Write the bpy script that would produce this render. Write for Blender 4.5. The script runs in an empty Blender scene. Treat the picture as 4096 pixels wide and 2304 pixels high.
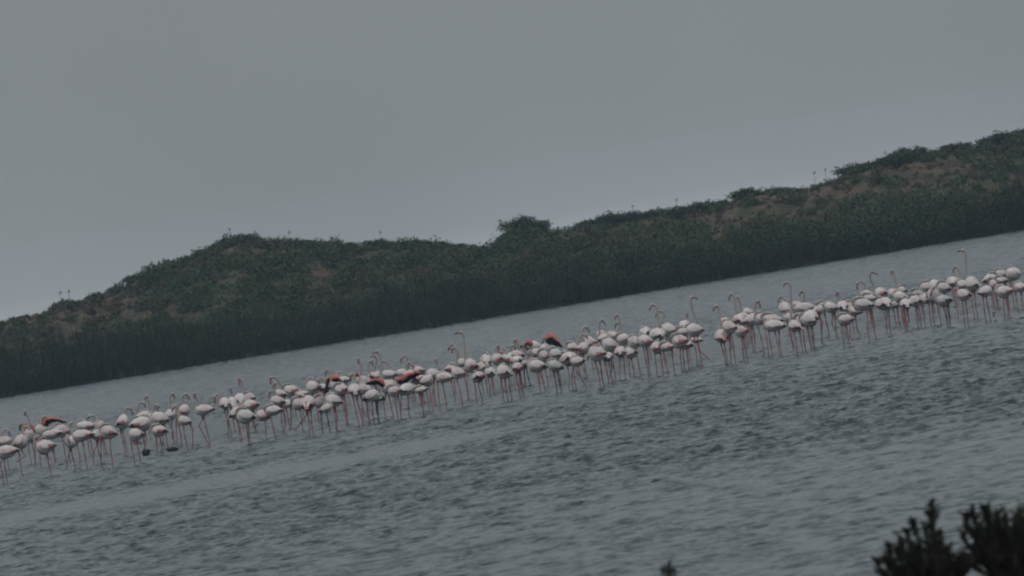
import bpy, math, random
import numpy as np
from mathutils import Vector, Matrix

# ------------------------------------------------------------------ camera, sky, sun, exposure
scene = bpy.context.scene
COL = scene.collection
CAM_H = 3.2
cam_data = bpy.data.cameras.new("camera")
cam = bpy.data.objects.new("camera", cam_data)
COL.objects.link(cam)
cam_data.sensor_width = 36.0
cam_data.lens = 241.0
cam_data.clip_start = 0.5
cam_data.clip_end = 4000
roll, pitch = math.radians(9.32), 167 / 27420.0
fwd = Vector((0, math.cos(pitch), -math.sin(pitch)))
up0 = Vector((0, math.sin(pitch), math.cos(pitch)))
right0 = Vector((1, 0, 0))
right = right0 * math.cos(roll) - up0 * math.sin(roll)
up = up0 * math.cos(roll) + right0 * math.sin(roll)
m = Matrix((right, up, -fwd)).transposed().to_4x4()
m.translation = Vector((0, 0, CAM_H))
cam.matrix_world = m
cam_data.dof.use_dof = True
cam_data.dof.focus_distance = 150.0
cam_data.dof.aperture_fstop = 5.9
scene.camera = cam

SUN_EL, SUN_AZ = math.radians(68), math.radians(200)   # azimuth clockwise from +Y
world = bpy.data.worlds.new("World")
scene.world = world
world.use_nodes = True
wn, wl = world.node_tree.nodes, world.node_tree.links
for n in list(wn):
    wn.remove(n)
w_out = wn.new("ShaderNodeOutputWorld")
w_bg = wn.new("ShaderNodeBackground")
w_sky = wn.new("ShaderNodeTexSky")
w_sky.sky_type = 'NISHITA'
w_sky.sun_disc = False
w_sky.sun_elevation = SUN_EL
w_sky.sun_rotation = SUN_AZ
w_sky.dust_density = 6.0
w_sky.air_density = 1.2
w_hsv = wn.new("ShaderNodeHueSaturation")
w_hsv.inputs['Saturation'].default_value = 0.25
w_hsv.inputs['Value'].default_value = 1.0
# closed cloud deck: bright horizon, darkened just above it, brightest at the zenith
w_geo = wn.new("ShaderNodeTexCoord")
w_sep = wn.new("ShaderNodeSeparateXYZ")
w_ramp = wn.new("ShaderNodeFloatCurve")
cv = w_ramp.mapping.curves[0]
for px_, py_ in ((0.035, 0.32), (0.25, 0.43)):
    cv.points.new(px_, py_)
cv.points[0].location = (0.0, 0.46)
cv.points[-1].location = (1.0, 0.95)
w_ramp.mapping.update()
w_gain = wn.new("ShaderNodeMath"); w_gain.operation = 'MULTIPLY'
w_gain.inputs[1].default_value = 8.9
w_cloud = wn.new("ShaderNodeTexNoise")
w_cloud.inputs['Scale'].default_value = 9.0
w_cloud.inputs['Detail'].default_value = 3.0
w_cmap = wn.new("ShaderNodeMapRange")
w_cmap.inputs['From Min'].default_value = 0.3
w_cmap.inputs['From Max'].default_value = 0.7
w_cmap.inputs['To Min'].default_value = 0.93
w_cmap.inputs['To Max'].default_value = 1.07
w_mul = wn.new("ShaderNodeMath"); w_mul.operation = 'MULTIPLY'
w_tint = wn.new("ShaderNodeMix"); w_tint.data_type = 'RGBA'; w_tint.blend_type = 'MULTIPLY'
w_tint.inputs['Factor'].default_value = 1.0
w_tint.inputs['B'].default_value = (0.905, 1.0, 1.045, 1)
w_mix = wn.new("ShaderNodeMix"); w_mix.data_type = 'RGBA'
w_mix.inputs['Factor'].default_value = 0.82
wl.new(w_geo.outputs['Generated'], w_sep.inputs[0])
wl.new(w_sep.outputs['Z'], w_ramp.inputs['Value'])
wl.new(w_ramp.outputs['Value'], w_gain.inputs[0])
wl.new(w_geo.outputs['Generated'], w_cloud.inputs['Vector'])
wl.new(w_cloud.outputs['Fac'], w_cmap.inputs['Value'])
wl.new(w_gain.outputs[0], w_mul.inputs[0])
wl.new(w_cmap.outputs['Result'], w_mul.inputs[1])
wl.new(w_mul.outputs[0], w_tint.inputs['A'])
wl.new(w_sky.outputs['Color'], w_hsv.inputs['Color'])
wl.new(w_hsv.outputs['Color'], w_mix.inputs['A'])
wl.new(w_tint.outputs['Result'], w_mix.inputs['B'])
wl.new(w_mix.outputs['Result'], w_bg.inputs['Color'])
w_bg.inputs['Strength'].default_value = 0.10
wl.new(w_bg.outputs[0], w_out.inputs['Surface'])

sun_data = bpy.data.lights.new("sun", 'SUN')
sun_data.energy = 0.7
sun_data.angle = math.radians(40)
sun_data.color = (1.0, 0.97, 0.93)
sun = bpy.data.objects.new("sun", sun_data)
COL.objects.link(sun)
sd = Vector((math.sin(SUN_AZ) * math.cos(SUN_EL), math.cos(SUN_AZ) * math.cos(SUN_EL), math.sin(SUN_EL)))
sun.rotation_euler = sd.to_track_quat('Z', 'Y').to_euler()

scene.view_settings.view_transform = 'Standard'
scene.view_settings.look = 'None'
scene.view_settings.exposure = 0.0
scene.view_settings.gamma = 1.0
scene.render.film_transparent = False
scene.cycles.volume_bounces = 0
scene.cycles.max_bounces = 6
scene.cycles.filter_width = 2.2

# ------------------------------------------------------------------ data: flock (metres), dune skyline (x, height)
BIRDS=[
{'x':-12.2,'y':158.55,'z':0.632,'L':0.424,'H':0.243,'yaw':0,'neck':[(-0.018,0.712),(0.01,0.83),(0.107,0.911),(0.167,0.851)],'bill':(0.171,0.719),'px':10},
{'x':-11.17,'y':145.88,'z':0.615,'L':0.474,'H':0.279,'yaw':180,'neck':[(-0.197,0.704),(-0.225,0.836),(-0.186,0.943),(-0.219,1.005)],'bill':(-0.29,0.917),'legs':[[(-0.075,0.458),(-0.096,0.291),(-0.098,0.108)],[(-0.108,0.477),(-0.192,0.392),(-0.172,-0.0)]],'px':29},
{'x':-11.29,'y':151.75,'z':0.679,'L':0.392,'H':0.305,'yaw':330,'neck':[(0.169,0.681),(0.109,0.808),(0.081,0.945),(0.128,1.011),(0.19,0.986)],'bill':(0.149,0.912),'legs':[[(-0.069,0.352),(-0.078,0.206),(-0.075,0.0)],[(-0.004,0.474),(0.056,0.346),(-0.078,0.295)]],'lift':1,'px':81},
{'x':-11.79,'y':161.2,'z':0.644,'L':0.355,'H':0.355,'yaw':275,'neck':[(0.063,0.837),(0.08,1.006),(0.06,1.15),(0.029,1.221)],'bill':(0.019,1.094),'wings':[([(0.04,0.888),(-0.045,0.941),(-0.139,0.94)],[(0.014,0.822),(-0.089,0.862),(-0.168,0.781)],0.75),([(0.073,0.898),(0.144,0.855),(0.2,0.736)],[(0.044,0.817),(0.072,0.703),(0.158,0.653)],0.8)],'px':113},
{'x':-11.69,'y':165.01,'z':0.65,'L':0.394,'H':0.268,'yaw':180,'neck':[(-0.07,0.709),(-0.015,0.828),(0.029,0.941),(0.099,0.961)],'bill':(0.01,0.856),'wings':[([(-0.008,0.795),(0.092,0.919),(0.254,0.928),(0.419,0.865),(0.61,0.761)],[(0.113,0.703),(0.18,0.772),(0.296,0.798),(0.436,0.773),(0.566,0.737)],0.55)],'px':173},
{'x':-10.23,'y':144.34,'z':0.62,'L':0.442,'H':0.304,'yaw':200,'neck':[(-0.145,0.671),(-0.202,0.751),(-0.192,0.833),(-0.107,0.861)],'bill':(-0.152,0.801),'legs':[[(-0.004,0.424),(0.008,0.241),(0.024,-0.0)],[(0.141,0.456),(0.149,0.336)]],'tilt':-12,'lift':1,'px':184},
{'x':-10.77,'y':154.68,'z':0.688,'L':0.488,'H':0.237,'yaw':180,'legs':[[(-0.423,0.488),(-0.461,0.254),(-0.502,0.006)],[(-0.347,0.4),(-0.361,0.207),(-0.376,0.0)]],'px':210},
{'x':-10.77,'y':158.33,'z':0.664,'L':0.394,'H':0.288,'yaw':180,'neck':[(-0.159,0.721),(-0.148,0.811),(-0.091,0.859),(-0.033,0.816)],'bill':(-0.042,0.733),'px':252},
{'x':-9.88,'y':147.48,'z':0.569,'L':0.268,'H':0.254,'yaw':262,'legs':[[(-0.048,0.449),(-0.12,0.275),(-0.175,0.112)],[(-0.046,0.377),(-0.041,0.233),(-0.015,0.0)]],'px':288},
{'x':-9.5,'y':145.67,'z':0.701,'L':0.46,'H':0.251,'yaw':180,'neck':[(-0.192,0.732),(-0.243,0.811),(-0.243,0.924),(-0.202,1.002)],'bill':(-0.257,0.898),'legs':[[(-0.158,0.515),(-0.139,0.286),(-0.168,0.065)],[(-0.039,0.552),(-0.031,0.254),(-0.031,0.0)]],'px':333},
{'x':-10.36,'y':160.63,'z':0.644,'L':0.476,'H':0.23,'yaw':180,'px':346},
{'x':-9.93,'y':158.43,'z':0.662,'L':0.242,'H':0.197,'yaw':262,'neck':[(-0.01,0.695),(-0.023,0.804),(-0.084,0.896),(-0.177,0.895)],'bill':(-0.261,0.805),'px':396},
{'x':-9.3,'y':147.18,'z':0.641,'L':0.281,'H':0.267,'yaw':20,'legs':[[(0.0,0.47),(-0.127,0.305),(-0.161,0.097)],[(-0.034,0.433),(-0.025,0.231),(-0.006,0.0)]],'px':388},
{'x':-8.87,'y':144.28,'z':0.71,'L':0.372,'H':0.304,'yaw':180,'legs':[[(0.016,0.554),(-0.017,0.307),(-0.019,0.0)],[(-0.21,0.451),(-0.237,0.274),(-0.26,0.067)]],'px':434},
{'x':-9.04,'y':152.54,'z':0.734,'L':0.306,'H':0.321,'yaw':5,'neck':[(0.103,0.82),(0.104,0.946),(0.155,1.026),(0.222,1.005)],'bill':(0.248,0.848),'legs':[[(-0.019,0.53),(-0.009,0.277),(0.012,-0.0)],[(-0.067,0.508),(-0.057,0.255),(-0.056,0.167)]],'px':489},
{'x':-8.71,'y':153.39,'z':0.613,'L':0.484,'H':0.323,'yaw':0,'legs':[[(0.022,0.297),(0.061,0.171),(0.018,0.0)],[(0.075,0.347),(0.015,0.209),(0.023,0.029)]],'px':560},
{'x':-9.38,'y':167.13,'z':0.573,'L':0.368,'H':0.208,'yaw':0,'neck':[(-0.045,0.645),(-0.09,0.782),(-0.021,0.889),(0.057,0.868)],'bill':(0.088,0.745),'px':573},
{'x':-8.19,'y':142.48,'z':0.593,'L':0.307,'H':0.259,'yaw':180,'neck':[(-0.11,0.597),(-0.101,0.485),(-0.071,0.411),(-0.012,0.436)],'bill':(0.072,0.36),'legs':[[(-0.027,0.431),(-0.015,0.25),(-0.008,-0.0)],[(-0.145,0.547),(-0.145,0.382),(-0.143,0.229)]],'px':547},
{'x':-8.71,'y':159.76,'z':0.617,'L':0.306,'H':0.229,'yaw':180,'neck':[(-0.091,0.678),(-0.078,0.8),(-0.074,0.969),(-0.1,1.121)],'bill':(-0.146,1.028),'px':618},
{'x':-8.21,'y':152.81,'z':0.664,'L':0.409,'H':0.307,'yaw':180,'neck':[(-0.156,0.794),(-0.113,0.92),(-0.056,0.996),(-0.007,0.954)],'bill':(-0.026,0.824),'px':641},
{'x':-8.05,'y':148.82,'z':0.48,'L':0.356,'H':0.256,'yaw':180,'legs':[[(-0.105,0.367),(-0.114,0.225),(-0.12,0.081)],[(-0.021,0.354),(-0.002,0.206),(-0.025,0.022)]],'px':639},
{'x':-8.2,'y':156.78,'z':0.653,'L':0.315,'H':0.255,'yaw':0,'neck':[(0.027,0.77),(0.052,0.949),(0.097,1.105),(0.153,1.119)],'bill':(0.167,0.975),'legs':[[(-0.056,0.495),(0.023,0.239),(-0.001,0.0)],[(0.018,0.483),(-0.026,0.126),(0.011,0.028)]],'px':678},
{'x':-7.41,'y':147.4,'z':0.628,'L':0.282,'H':0.211,'yaw':180,'neck':[(-0.111,0.689),(-0.1,0.844),(-0.129,0.971),(-0.192,0.952)],'bill':(-0.221,0.864),'legs':[[(-0.046,0.521),(-0.046,0.264),(-0.029,0.018)],[(0.109,0.51),(0.137,0.42),(0.082,0.0)]],'px':738},
{'x':-7.7,'y':153.37,'z':0.746,'L':0.279,'H':0.264,'yaw':20,'neck':[(0.014,0.788),(-0.002,0.939),(0.036,1.074),(0.116,1.106)],'bill':(0.172,0.963),'legs':[[(-0.214,0.439),(-0.235,0.264),(-0.247,0.102)],[(-0.156,0.429),(-0.148,0.205),(-0.167,0.0)]],'px':733},
{'x':-7.02,'y':149.04,'z':0.766,'L':0.413,'H':0.228,'yaw':180,'neck':[(-0.115,0.901),(-0.129,1.033),(-0.158,1.139)],'bill':(-0.17,1.047),'legs':[[(-0.042,0.6),(-0.034,0.382),(0.004,-0.0)],[(-0.077,0.562),(-0.184,0.435),(-0.076,0.129)]],'px':818},
{'x':-6.78,'y':153.88,'z':0.744,'L':0.235,'H':0.28,'yaw':100,'neck':[(-0.094,0.804),(-0.088,0.907),(-0.133,0.978),(-0.206,0.942)],'bill':(-0.216,0.772),'legs':[[(-0.026,0.584),(-0.004,0.312),(-0.044,0.02)],[(0.034,0.589),(0.013,0.279),(0.034,-0.0)]],'px':900},
{'x':-6.85,'y':159.5,'z':0.625,'L':0.198,'H':0.29,'yaw':100,'neck':[(-0.0,0.717),(-0.009,0.873),(-0.01,0.985)],'bill':(0.007,0.824),'legs':[[(-0.044,0.261),(-0.047,0.153),(-0.056,-0.0)]],'px':931},
{'x':-6.79,'y':162.7,'z':0.635,'L':0.296,'H':0.296,'yaw':90,'neck':[(0.076,0.764),(0.089,0.936),(0.087,1.086),(0.047,1.14)],'bill':(0.03,0.961),'px':963},
{'x':-6.58,'y':162.92,'z':0.66,'L':0.241,'H':0.234,'yaw':180,'px':997},
{'x':-6.3,'y':156.16,'z':0.581,'L':0.373,'H':0.254,'yaw':180,'px':1005},
{'x':-6.39,'y':149.78,'z':0.572,'L':0.344,'H':0.258,'yaw':0,'legs':[[(0.029,0.393),(0.02,0.206),(0.037,0.0)],[(-0.014,0.4),(0.003,0.238),(-0.006,0.094)]],'px':944},
{'x':-5.91,'y':143.0,'z':0.59,'L':0.41,'H':0.315,'yaw':180,'legs':[[(-0.013,0.426),(-0.028,0.207),(-0.035,0.0)],[(0.027,0.419),(-0.008,0.204),(0.001,0.05)]],'dark':1,'px':984},
{'x':-5.62,'y':144.83,'z':0.51,'L':0.291,'H':0.235,'yaw':180,'neck':[(-0.121,0.46),(-0.179,0.448),(-0.161,0.368)],'bill':(-0.204,0.291),'legs':[[(0.021,0.38),(0.0,0.187),(-0.014,0.0)]],'px':1054},
{'x':-5.38,'y':144.39,'z':0.594,'L':0.373,'H':0.228,'yaw':180,'legs':[[(-0.077,0.466),(-0.058,0.239),(-0.049,0.0)]],'px':1094},
{'x':-5.36,'y':147.44,'z':0.717,'L':0.324,'H':0.226,'yaw':180,'neck':[(-0.074,0.787),(-0.051,0.883),(-0.077,0.944),(-0.141,0.948)],'bill':(-0.173,0.796),'legs':[[(0.072,0.548),(0.078,0.233),(0.018,0.0)],[(0.031,0.469),(-0.001,0.275),(0.004,0.131)]],'px':1112},
{'x':-5.83,'y':162.85,'z':0.617,'L':0.296,'H':0.202,'yaw':180,'neck':[(0.02,0.692),(0.014,0.875),(-0.053,1.017),(-0.167,1.039)],'bill':(-0.191,0.846),'px':1122},
{'x':-5.7,'y':166.61,'z':0.595,'L':0.398,'H':0.303,'yaw':180,'px':1164},
{'x':-5.33,'y':151.97,'z':0.551,'L':0.233,'H':0.189,'yaw':180,'neck':[(-0.251,0.636),(-0.235,0.825),(-0.228,0.956),(-0.185,1.038)],'bill':(-0.247,0.974),'legs':[[(-0.05,0.426),(-0.035,0.247),(-0.028,0.069)],[(0.055,0.439),(0.018,0.165),(-0.01,0.0)]],'px':1149},
{'x':-4.96,'y':148.06,'z':0.58,'L':0.326,'H':0.276,'yaw':200,'legs':[[(0.017,0.42),(0.022,0.275),(0.015,0.147)],[(0.143,0.313),(0.024,0.203),(-0.181,0.0)]],'px':1193},
{'x':-4.58,'y':142.2,'z':0.654,'L':0.313,'H':0.313,'yaw':80,'legs':[[(-0.011,0.463),(-0.028,0.231),(-0.045,0.0)],[(0.043,0.454),(0.023,0.251),(0.024,0.085)]],'spot':1,'px':1229},
{'x':-5.14,'y':157.31,'z':0.624,'L':0.256,'H':0.15,'yaw':180,'px':1209},
{'x':-5.05,'y':163.37,'z':0.627,'L':0.359,'H':0.344,'yaw':180,'neck':[(0.025,0.829),(-0.08,0.862),(-0.145,0.778),(-0.16,0.685)],'bill':(-0.154,0.574),'px':1255},
{'x':-4.83,'y':164.35,'z':0.571,'L':0.314,'H':0.189,'yaw':180,'neck':[(-0.005,0.62),(0.003,0.762),(-0.052,0.819),(-0.103,0.771)],'bill':(-0.106,0.7),'px':1297},
{'x':-4.51,'y':163.93,'z':0.592,'L':0.376,'H':0.251,'yaw':180,'neck':[(-0.109,0.625),(-0.114,0.769),(-0.135,0.932),(-0.174,0.986)],'bill':(-0.232,0.844),'wings':[([(-0.088,0.829),(0.018,0.848),(0.093,0.772),(0.142,0.68)],[(-0.101,0.656),(-0.021,0.659),(0.073,0.651),(0.138,0.661)],0.6),([(-0.145,0.822),(-0.224,0.803),(-0.258,0.713),(-0.271,0.604)],[(-0.145,0.727),(-0.195,0.64),(-0.234,0.567),(-0.268,0.525)],0.4)],'px':1347},
{'x':-3.98,'y':148.03,'z':0.729,'L':0.326,'H':0.269,'yaw':180,'legs':[[(-0.025,0.575),(-0.004,0.27),(-0.019,-0.0)],[(0.014,0.554),(0.022,0.295),(0.016,0.109)]],'px':1368},
{'x':-4.62,'y':152.23,'z':0.48,'L':0.306,'H':0.277,'yaw':200,'legs':[[(-0.079,0.36),(-0.085,0.214),(-0.088,0.081)]],'wings':[([(0.283,0.588),(0.227,0.694),(0.113,0.764),(-0.025,0.794)],[(0.158,0.543),(0.119,0.623),(0.053,0.715),(-0.025,0.776)],-0.5)],'px':1279},
{'x':-4.05,'y':143.21,'z':0.606,'L':0.336,'H':0.274,'yaw':180,'legs':[[(-0.031,0.417),(-0.033,0.236),(-0.03,0.0)],[(-0.004,0.37),(0.014,0.27),(-0.03,0.125)]],'px':1336},
{'x':-4.24,'y':142.82,'z':0.48,'L':0.287,'H':0.178,'yaw':0,'legs':[[(0.011,0.381),(0.012,0.215),(0.015,0.021)],[(-0.112,0.388),(-0.127,0.252),(-0.134,0.087)]],'juv':1,'px':1302},
{'x':-4.46,'y':169.6,'z':0.598,'L':0.324,'H':0.178,'yaw':180,'neck':[(-0.032,0.653),(-0.036,0.777),(-0.114,0.806),(-0.172,0.75)],'bill':(-0.178,0.693),'px':1378},
{'x':-3.6,'y':143.52,'z':0.755,'L':0.254,'H':0.254,'yaw':95,'neck':[(0.026,0.848),(0.042,0.991),(0.019,1.106),(-0.034,1.073)],'bill':(-0.043,0.998),'legs':[[(-0.053,0.604),(-0.041,0.254),(-0.02,0.0)],[(0.013,0.579),(0.036,0.38),(0.048,0.198)]],'px':1418},
{'x':-3.74,'y':158.84,'z':0.662,'L':0.41,'H':0.243,'yaw':180,'neck':[(-0.1,0.755),(-0.011,0.971),(-0.017,1.103),(-0.044,1.189)],'bill':(-0.045,1.062),'wings':[([(-0.085,0.799),(-0.11,0.911),(-0.157,0.875)],[(-0.075,0.766),(-0.117,0.792),(-0.165,0.8)],1.0)],'px':1454},
{'x':-3.56,'y':164.53,'z':0.647,'L':0.267,'H':0.205,'yaw':0,'neck':[(-0.108,0.648),(-0.142,0.829),(-0.128,0.983),(-0.064,1.016)],'bill':(-0.04,0.868),'px':1504},
{'x':-3.69,'y':167.92,'z':0.586,'L':0.305,'H':0.225,'yaw':180,'neck':[(-0.021,0.655),(0.077,0.834),(0.134,0.987),(0.102,1.085)],'bill':(-0.004,1.055),'px':1496},
{'x':-2.92,'y':146.28,'z':0.649,'L':0.35,'H':0.308,'yaw':100,'neck':[(-0.15,0.815),(-0.128,1.067),(-0.092,1.288),(-0.119,1.417),(-0.161,1.441)],'bill':(-0.248,1.384),'legs':[[(-0.043,0.429),(-0.036,0.215),(-0.021,0.0)],[(-0.186,0.339),(-0.181,0.196),(-0.193,0.035)]],'wings':[([(-0.069,0.703),(-0.107,0.815),(-0.198,0.868),(-0.325,0.872),(-0.479,0.815)],[(-0.073,0.547),(-0.146,0.666),(-0.26,0.748),(-0.383,0.779),(-0.479,0.795)],0.5),([(0.124,0.791),(0.257,0.826),(0.437,0.882),(0.607,0.882),(0.781,0.818)],[(0.221,0.655),(0.347,0.684),(0.467,0.721),(0.621,0.795),(0.777,0.795)],0.6)],'px':1558},
{'x':-3.2,'y':162.9,'z':0.65,'L':0.374,'H':0.218,'yaw':180,'neck':[(-0.033,0.734),(0.008,0.869),(-0.053,0.982),(-0.145,0.97)],'bill':(-0.244,0.8),'px':1559},
{'x':-3.3,'y':143.7,'z':0.569,'L':0.357,'H':0.24,'yaw':0,'neck':[(0.147,0.531),(0.237,0.572),(0.273,0.538)],'bill':(0.288,0.418),'legs':[[(-0.101,0.461),(-0.103,0.28),(-0.096,0.028)],[(0.016,0.455),(-0.006,0.194),(-0.01,0.0)]],'px':1481},
{'x':-3.46,'y':147.27,'z':0.673,'L':0.296,'H':0.225,'yaw':180,'legs':[[(-0.201,0.492),(-0.21,0.351),(-0.099,0.154)],[(-0.118,0.478),(-0.126,0.251),(-0.16,0.0)]],'px':1462},
{'x':-2.76,'y':143.21,'z':0.602,'L':0.301,'H':0.233,'yaw':180,'legs':[[(-0.022,0.467),(-0.028,0.26),(-0.027,0.058)],[(0.045,0.456),(0.053,0.247),(0.033,0.0)]],'px':1580},
{'x':-3.15,'y':144.12,'z':0.508,'L':0.248,'H':0.179,'yaw':180,'legs':[[(-0.047,0.306),(-0.056,0.168),(-0.065,0.029)],[(-0.063,0.378),(-0.079,0.241),(-0.055,-0.0)]],'juv':1,'px':1512},
{'x':-2.55,'y':144.14,'z':0.577,'L':0.386,'H':0.255,'yaw':60,'neck':[(0.121,0.592),(0.203,0.62),(0.203,0.537)],'bill':(0.149,0.462),'legs':[[(-0.11,0.462),(-0.164,0.234),(-0.192,0.001)],[(0.026,0.44),(-0.005,0.207),(-0.018,0.0)]],'px':1622},
{'x':-2.92,'y':166.07,'z':0.584,'L':0.365,'H':0.206,'yaw':180,'neck':[(0.109,0.679),(0.14,0.899),(0.084,0.997),(0.003,0.946)],'bill':(-0.016,0.828),'px':1616},
{'x':-2.73,'y':160.64,'z':0.632,'L':0.292,'H':0.169,'yaw':0,'neck':[(-0.007,0.703),(-0.008,0.82),(0.066,0.89),(0.132,0.817)],'bill':(0.144,0.733),'px':1631},
{'x':-2.56,'y':166.46,'z':0.583,'L':0.302,'H':0.191,'yaw':180,'px':1675},
{'x':-2.44,'y':155.36,'z':0.57,'L':0.319,'H':0.26,'yaw':95,'spot':1,'px':1671},
{'x':-2.12,'y':146.04,'z':0.657,'L':0.209,'H':0.237,'yaw':0,'neck':[(0.06,0.676),(0.058,0.577),(0.012,0.514)],'bill':(-0.052,0.51),'px':1705},
{'x':-2.22,'y':143.42,'z':0.538,'L':0.254,'H':0.151,'yaw':180,'legs':[[(-0.03,0.439),(-0.027,0.244),(-0.026,0.0)],[(-0.003,0.434),(-0.018,0.256),(-0.027,0.118)]],'px':1684},
{'x':-2.04,'y':153.05,'z':0.654,'L':0.322,'H':0.256,'yaw':180,'neck':[(0.082,0.744),(0.09,0.861),(0.083,0.978)],'bill':(0.12,0.871),'legs':[[(-0.074,0.473),(-0.086,0.223),(-0.085,0.0)],[(-0.021,0.435),(-0.054,0.277),(-0.056,0.129)]],'px':1734},
{'x':-1.7,'y':144.89,'z':0.681,'L':0.36,'H':0.222,'yaw':180,'legs':[[(-0.182,0.598),(-0.2,0.32),(-0.217,0.0)],[(-0.077,0.553),(-0.067,0.312),(-0.069,0.004)]],'px':1781},
{'x':-1.74,'y':161.21,'z':0.591,'L':0.285,'H':0.177,'yaw':0,'px':1801},
{'x':-1.42,'y':146.03,'z':0.712,'L':0.3,'H':0.265,'yaw':180,'neck':[(-0.037,0.831),(0.004,0.98),(0.038,1.13),(0.021,1.253),(-0.038,1.256)],'bill':(-0.05,1.138),'legs':[[(-0.052,0.565),(-0.024,0.305),(-0.018,0.0)]],'px':1833},
{'x':-1.35,'y':153.41,'z':0.8,'L':0.249,'H':0.198,'yaw':180,'neck':[(-0.048,0.823),(-0.068,1.019),(-0.107,1.174),(-0.177,1.235)],'bill':(-0.287,1.107),'legs':[[(-0.334,0.439),(-0.314,0.197),(-0.305,-0.109)]],'px':1853},
{'x':-1.17,'y':152.62,'z':0.711,'L':0.314,'H':0.306,'yaw':180,'neck':[(-0.104,0.846),(-0.096,1.052),(-0.078,1.271),(-0.07,1.41),(-0.11,1.48)],'bill':(-0.262,1.456),'legs':[[(-0.11,0.581),(-0.167,0.324),(-0.176,0.0)],[(-0.201,0.477),(-0.181,0.326),(-0.19,0.091)]],'px':1886},
{'x':-0.99,'y':155.17,'z':0.592,'L':0.304,'H':0.282,'yaw':150,'px':1922},
{'x':-1.01,'y':146.98,'z':0.542,'L':0.246,'H':0.232,'yaw':105,'legs':[[(-0.034,0.419),(-0.025,0.218),(0.004,0.0)],[(-0.113,0.461),(-0.11,0.261),(-0.143,0.003)]],'spot':1,'px':1915},
{'x':-0.86,'y':160.07,'z':0.668,'L':0.253,'H':0.26,'yaw':90,'px':1946},
{'x':-0.77,'y':153.51,'z':0.48,'L':0.257,'H':0.25,'yaw':120,'legs':[[(-0.082,0.345),(-0.081,0.211),(-0.088,0.078)],[(-0.005,0.362),(-0.019,0.185),(-0.011,0.05)]],'px':1964},
{'x':-0.58,'y':158.91,'z':0.657,'L':0.274,'H':0.289,'yaw':150,'neck':[(-0.01,0.782),(-0.009,0.905),(0.036,0.972)],'bill':(0.045,0.819),'px':1993},
{'x':-0.45,'y':144.9,'z':0.601,'L':0.305,'H':0.291,'yaw':145,'legs':[[(-0.013,0.435),(-0.026,0.227),(-0.014,0.0)],[(-0.082,0.446),(-0.09,0.35),(-0.096,0.259)]],'px':2017},
{'x':-0.4,'y':160.32,'z':0.599,'L':0.414,'H':0.238,'yaw':180,'neck':[(-0.003,0.724),(0.005,0.816),(-0.046,0.868),(-0.091,0.8)],'bill':(-0.078,0.713),'px':2026},
{'x':-0.42,'y':145.02,'z':0.584,'L':0.298,'H':0.284,'yaw':180,'legs':[[(-0.028,0.455),(-0.05,0.219),(-0.046,0.001)],[(0.045,0.471),(0.031,0.234),(0.045,0.0)]],'px':2022},
{'x':-0.12,'y':159.62,'z':0.666,'L':0.305,'H':0.229,'yaw':180,'neck':[(0.006,0.719),(0.038,0.853),(0.029,0.986),(0.001,1.03)],'bill':(-0.032,0.896),'px':2071},
{'x':-0.3,'y':162.09,'z':0.624,'L':0.279,'H':0.186,'yaw':0,'neck':[(0.065,0.684),(0.032,0.799),(0.088,0.873),(0.149,0.843)],'bill':(0.145,0.742),'px':2042},
{'x':-0.16,'y':154.74,'z':0.638,'L':0.274,'H':0.185,'yaw':95,'px':2067},
{'x':-0.16,'y':146.29,'z':0.61,'L':0.21,'H':0.231,'yaw':92,'legs':[[(-0.043,0.475),(-0.043,0.22),(-0.043,-0.0)],[(0.028,0.477),(0.017,0.323),(0.029,0.137)]],'spot':1,'px':2069},
{'x':0.34,'y':173.85,'z':0.59,'L':0.382,'H':0.249,'yaw':180,'neck':[(-0.235,0.545),(-0.306,0.624),(-0.302,0.699),(-0.242,0.706)],'bill':(-0.203,0.553),'wings':[([(-0.001,0.633),(-0.084,0.747),(-0.189,0.773),(-0.239,0.722)],[(-0.065,0.551),(-0.127,0.586),(-0.185,0.646),(-0.238,0.68)],1.0),([(-0.238,0.68),(-0.319,0.702),(-0.398,0.63)],[(-0.249,0.614),(-0.332,0.62),(-0.392,0.596)],0)],'px':2140},
{'x':0.02,'y':155.51,'z':0.506,'L':0.193,'H':0.164,'yaw':268,'neck':[(0.022,0.502),(0.082,0.613),(0.063,0.736),(0.009,0.866),(0.01,0.934)],'bill':(0.104,0.82),'legs':[[(-0.039,0.406),(-0.068,0.185),(-0.087,0.0)],[(0.005,0.399),(0.016,0.171),(0.031,0.033)]],'juv':1,'px':2101},
{'x':0.34,'y':158.33,'z':0.664,'L':0.28,'H':0.204,'yaw':180,'neck':[(-0.117,0.607),(-0.124,0.684),(-0.161,0.737),(-0.215,0.692)],'bill':(-0.214,0.622),'px':2151},
{'x':0.27,'y':147.16,'z':0.566,'L':0.408,'H':0.26,'yaw':180,'legs':[[(-0.037,0.43),(-0.034,0.23),(-0.024,0.0)],[(0.021,0.435),(0.045,0.317),(0.061,0.2)]],'px':2149},
{'x':0.46,'y':153.78,'z':0.642,'L':0.235,'H':0.294,'yaw':200,'legs':[[(-0.023,0.318),(-0.011,0.167),(0.006,0.0)]],'px':2176},
{'x':0.6,'y':164.37,'z':0.639,'L':0.346,'H':0.236,'yaw':180,'neck':[(-0.028,0.421),(-0.028,0.596),(0.011,0.765),(-0.016,0.909)],'bill':(-0.096,0.75),'wings':[([(-0.01,0.872),(0.079,0.977),(0.181,0.965),(0.258,0.852),(0.327,0.737),(0.372,0.626)],[(-0.003,0.767),(0.062,0.724),(0.152,0.694),(0.226,0.658),(0.293,0.628),(0.352,0.602)],0.45)],'px':2189},
{'x':0.72,'y':152.33,'z':0.667,'L':0.299,'H':0.277,'yaw':180,'px':2223},
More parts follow.
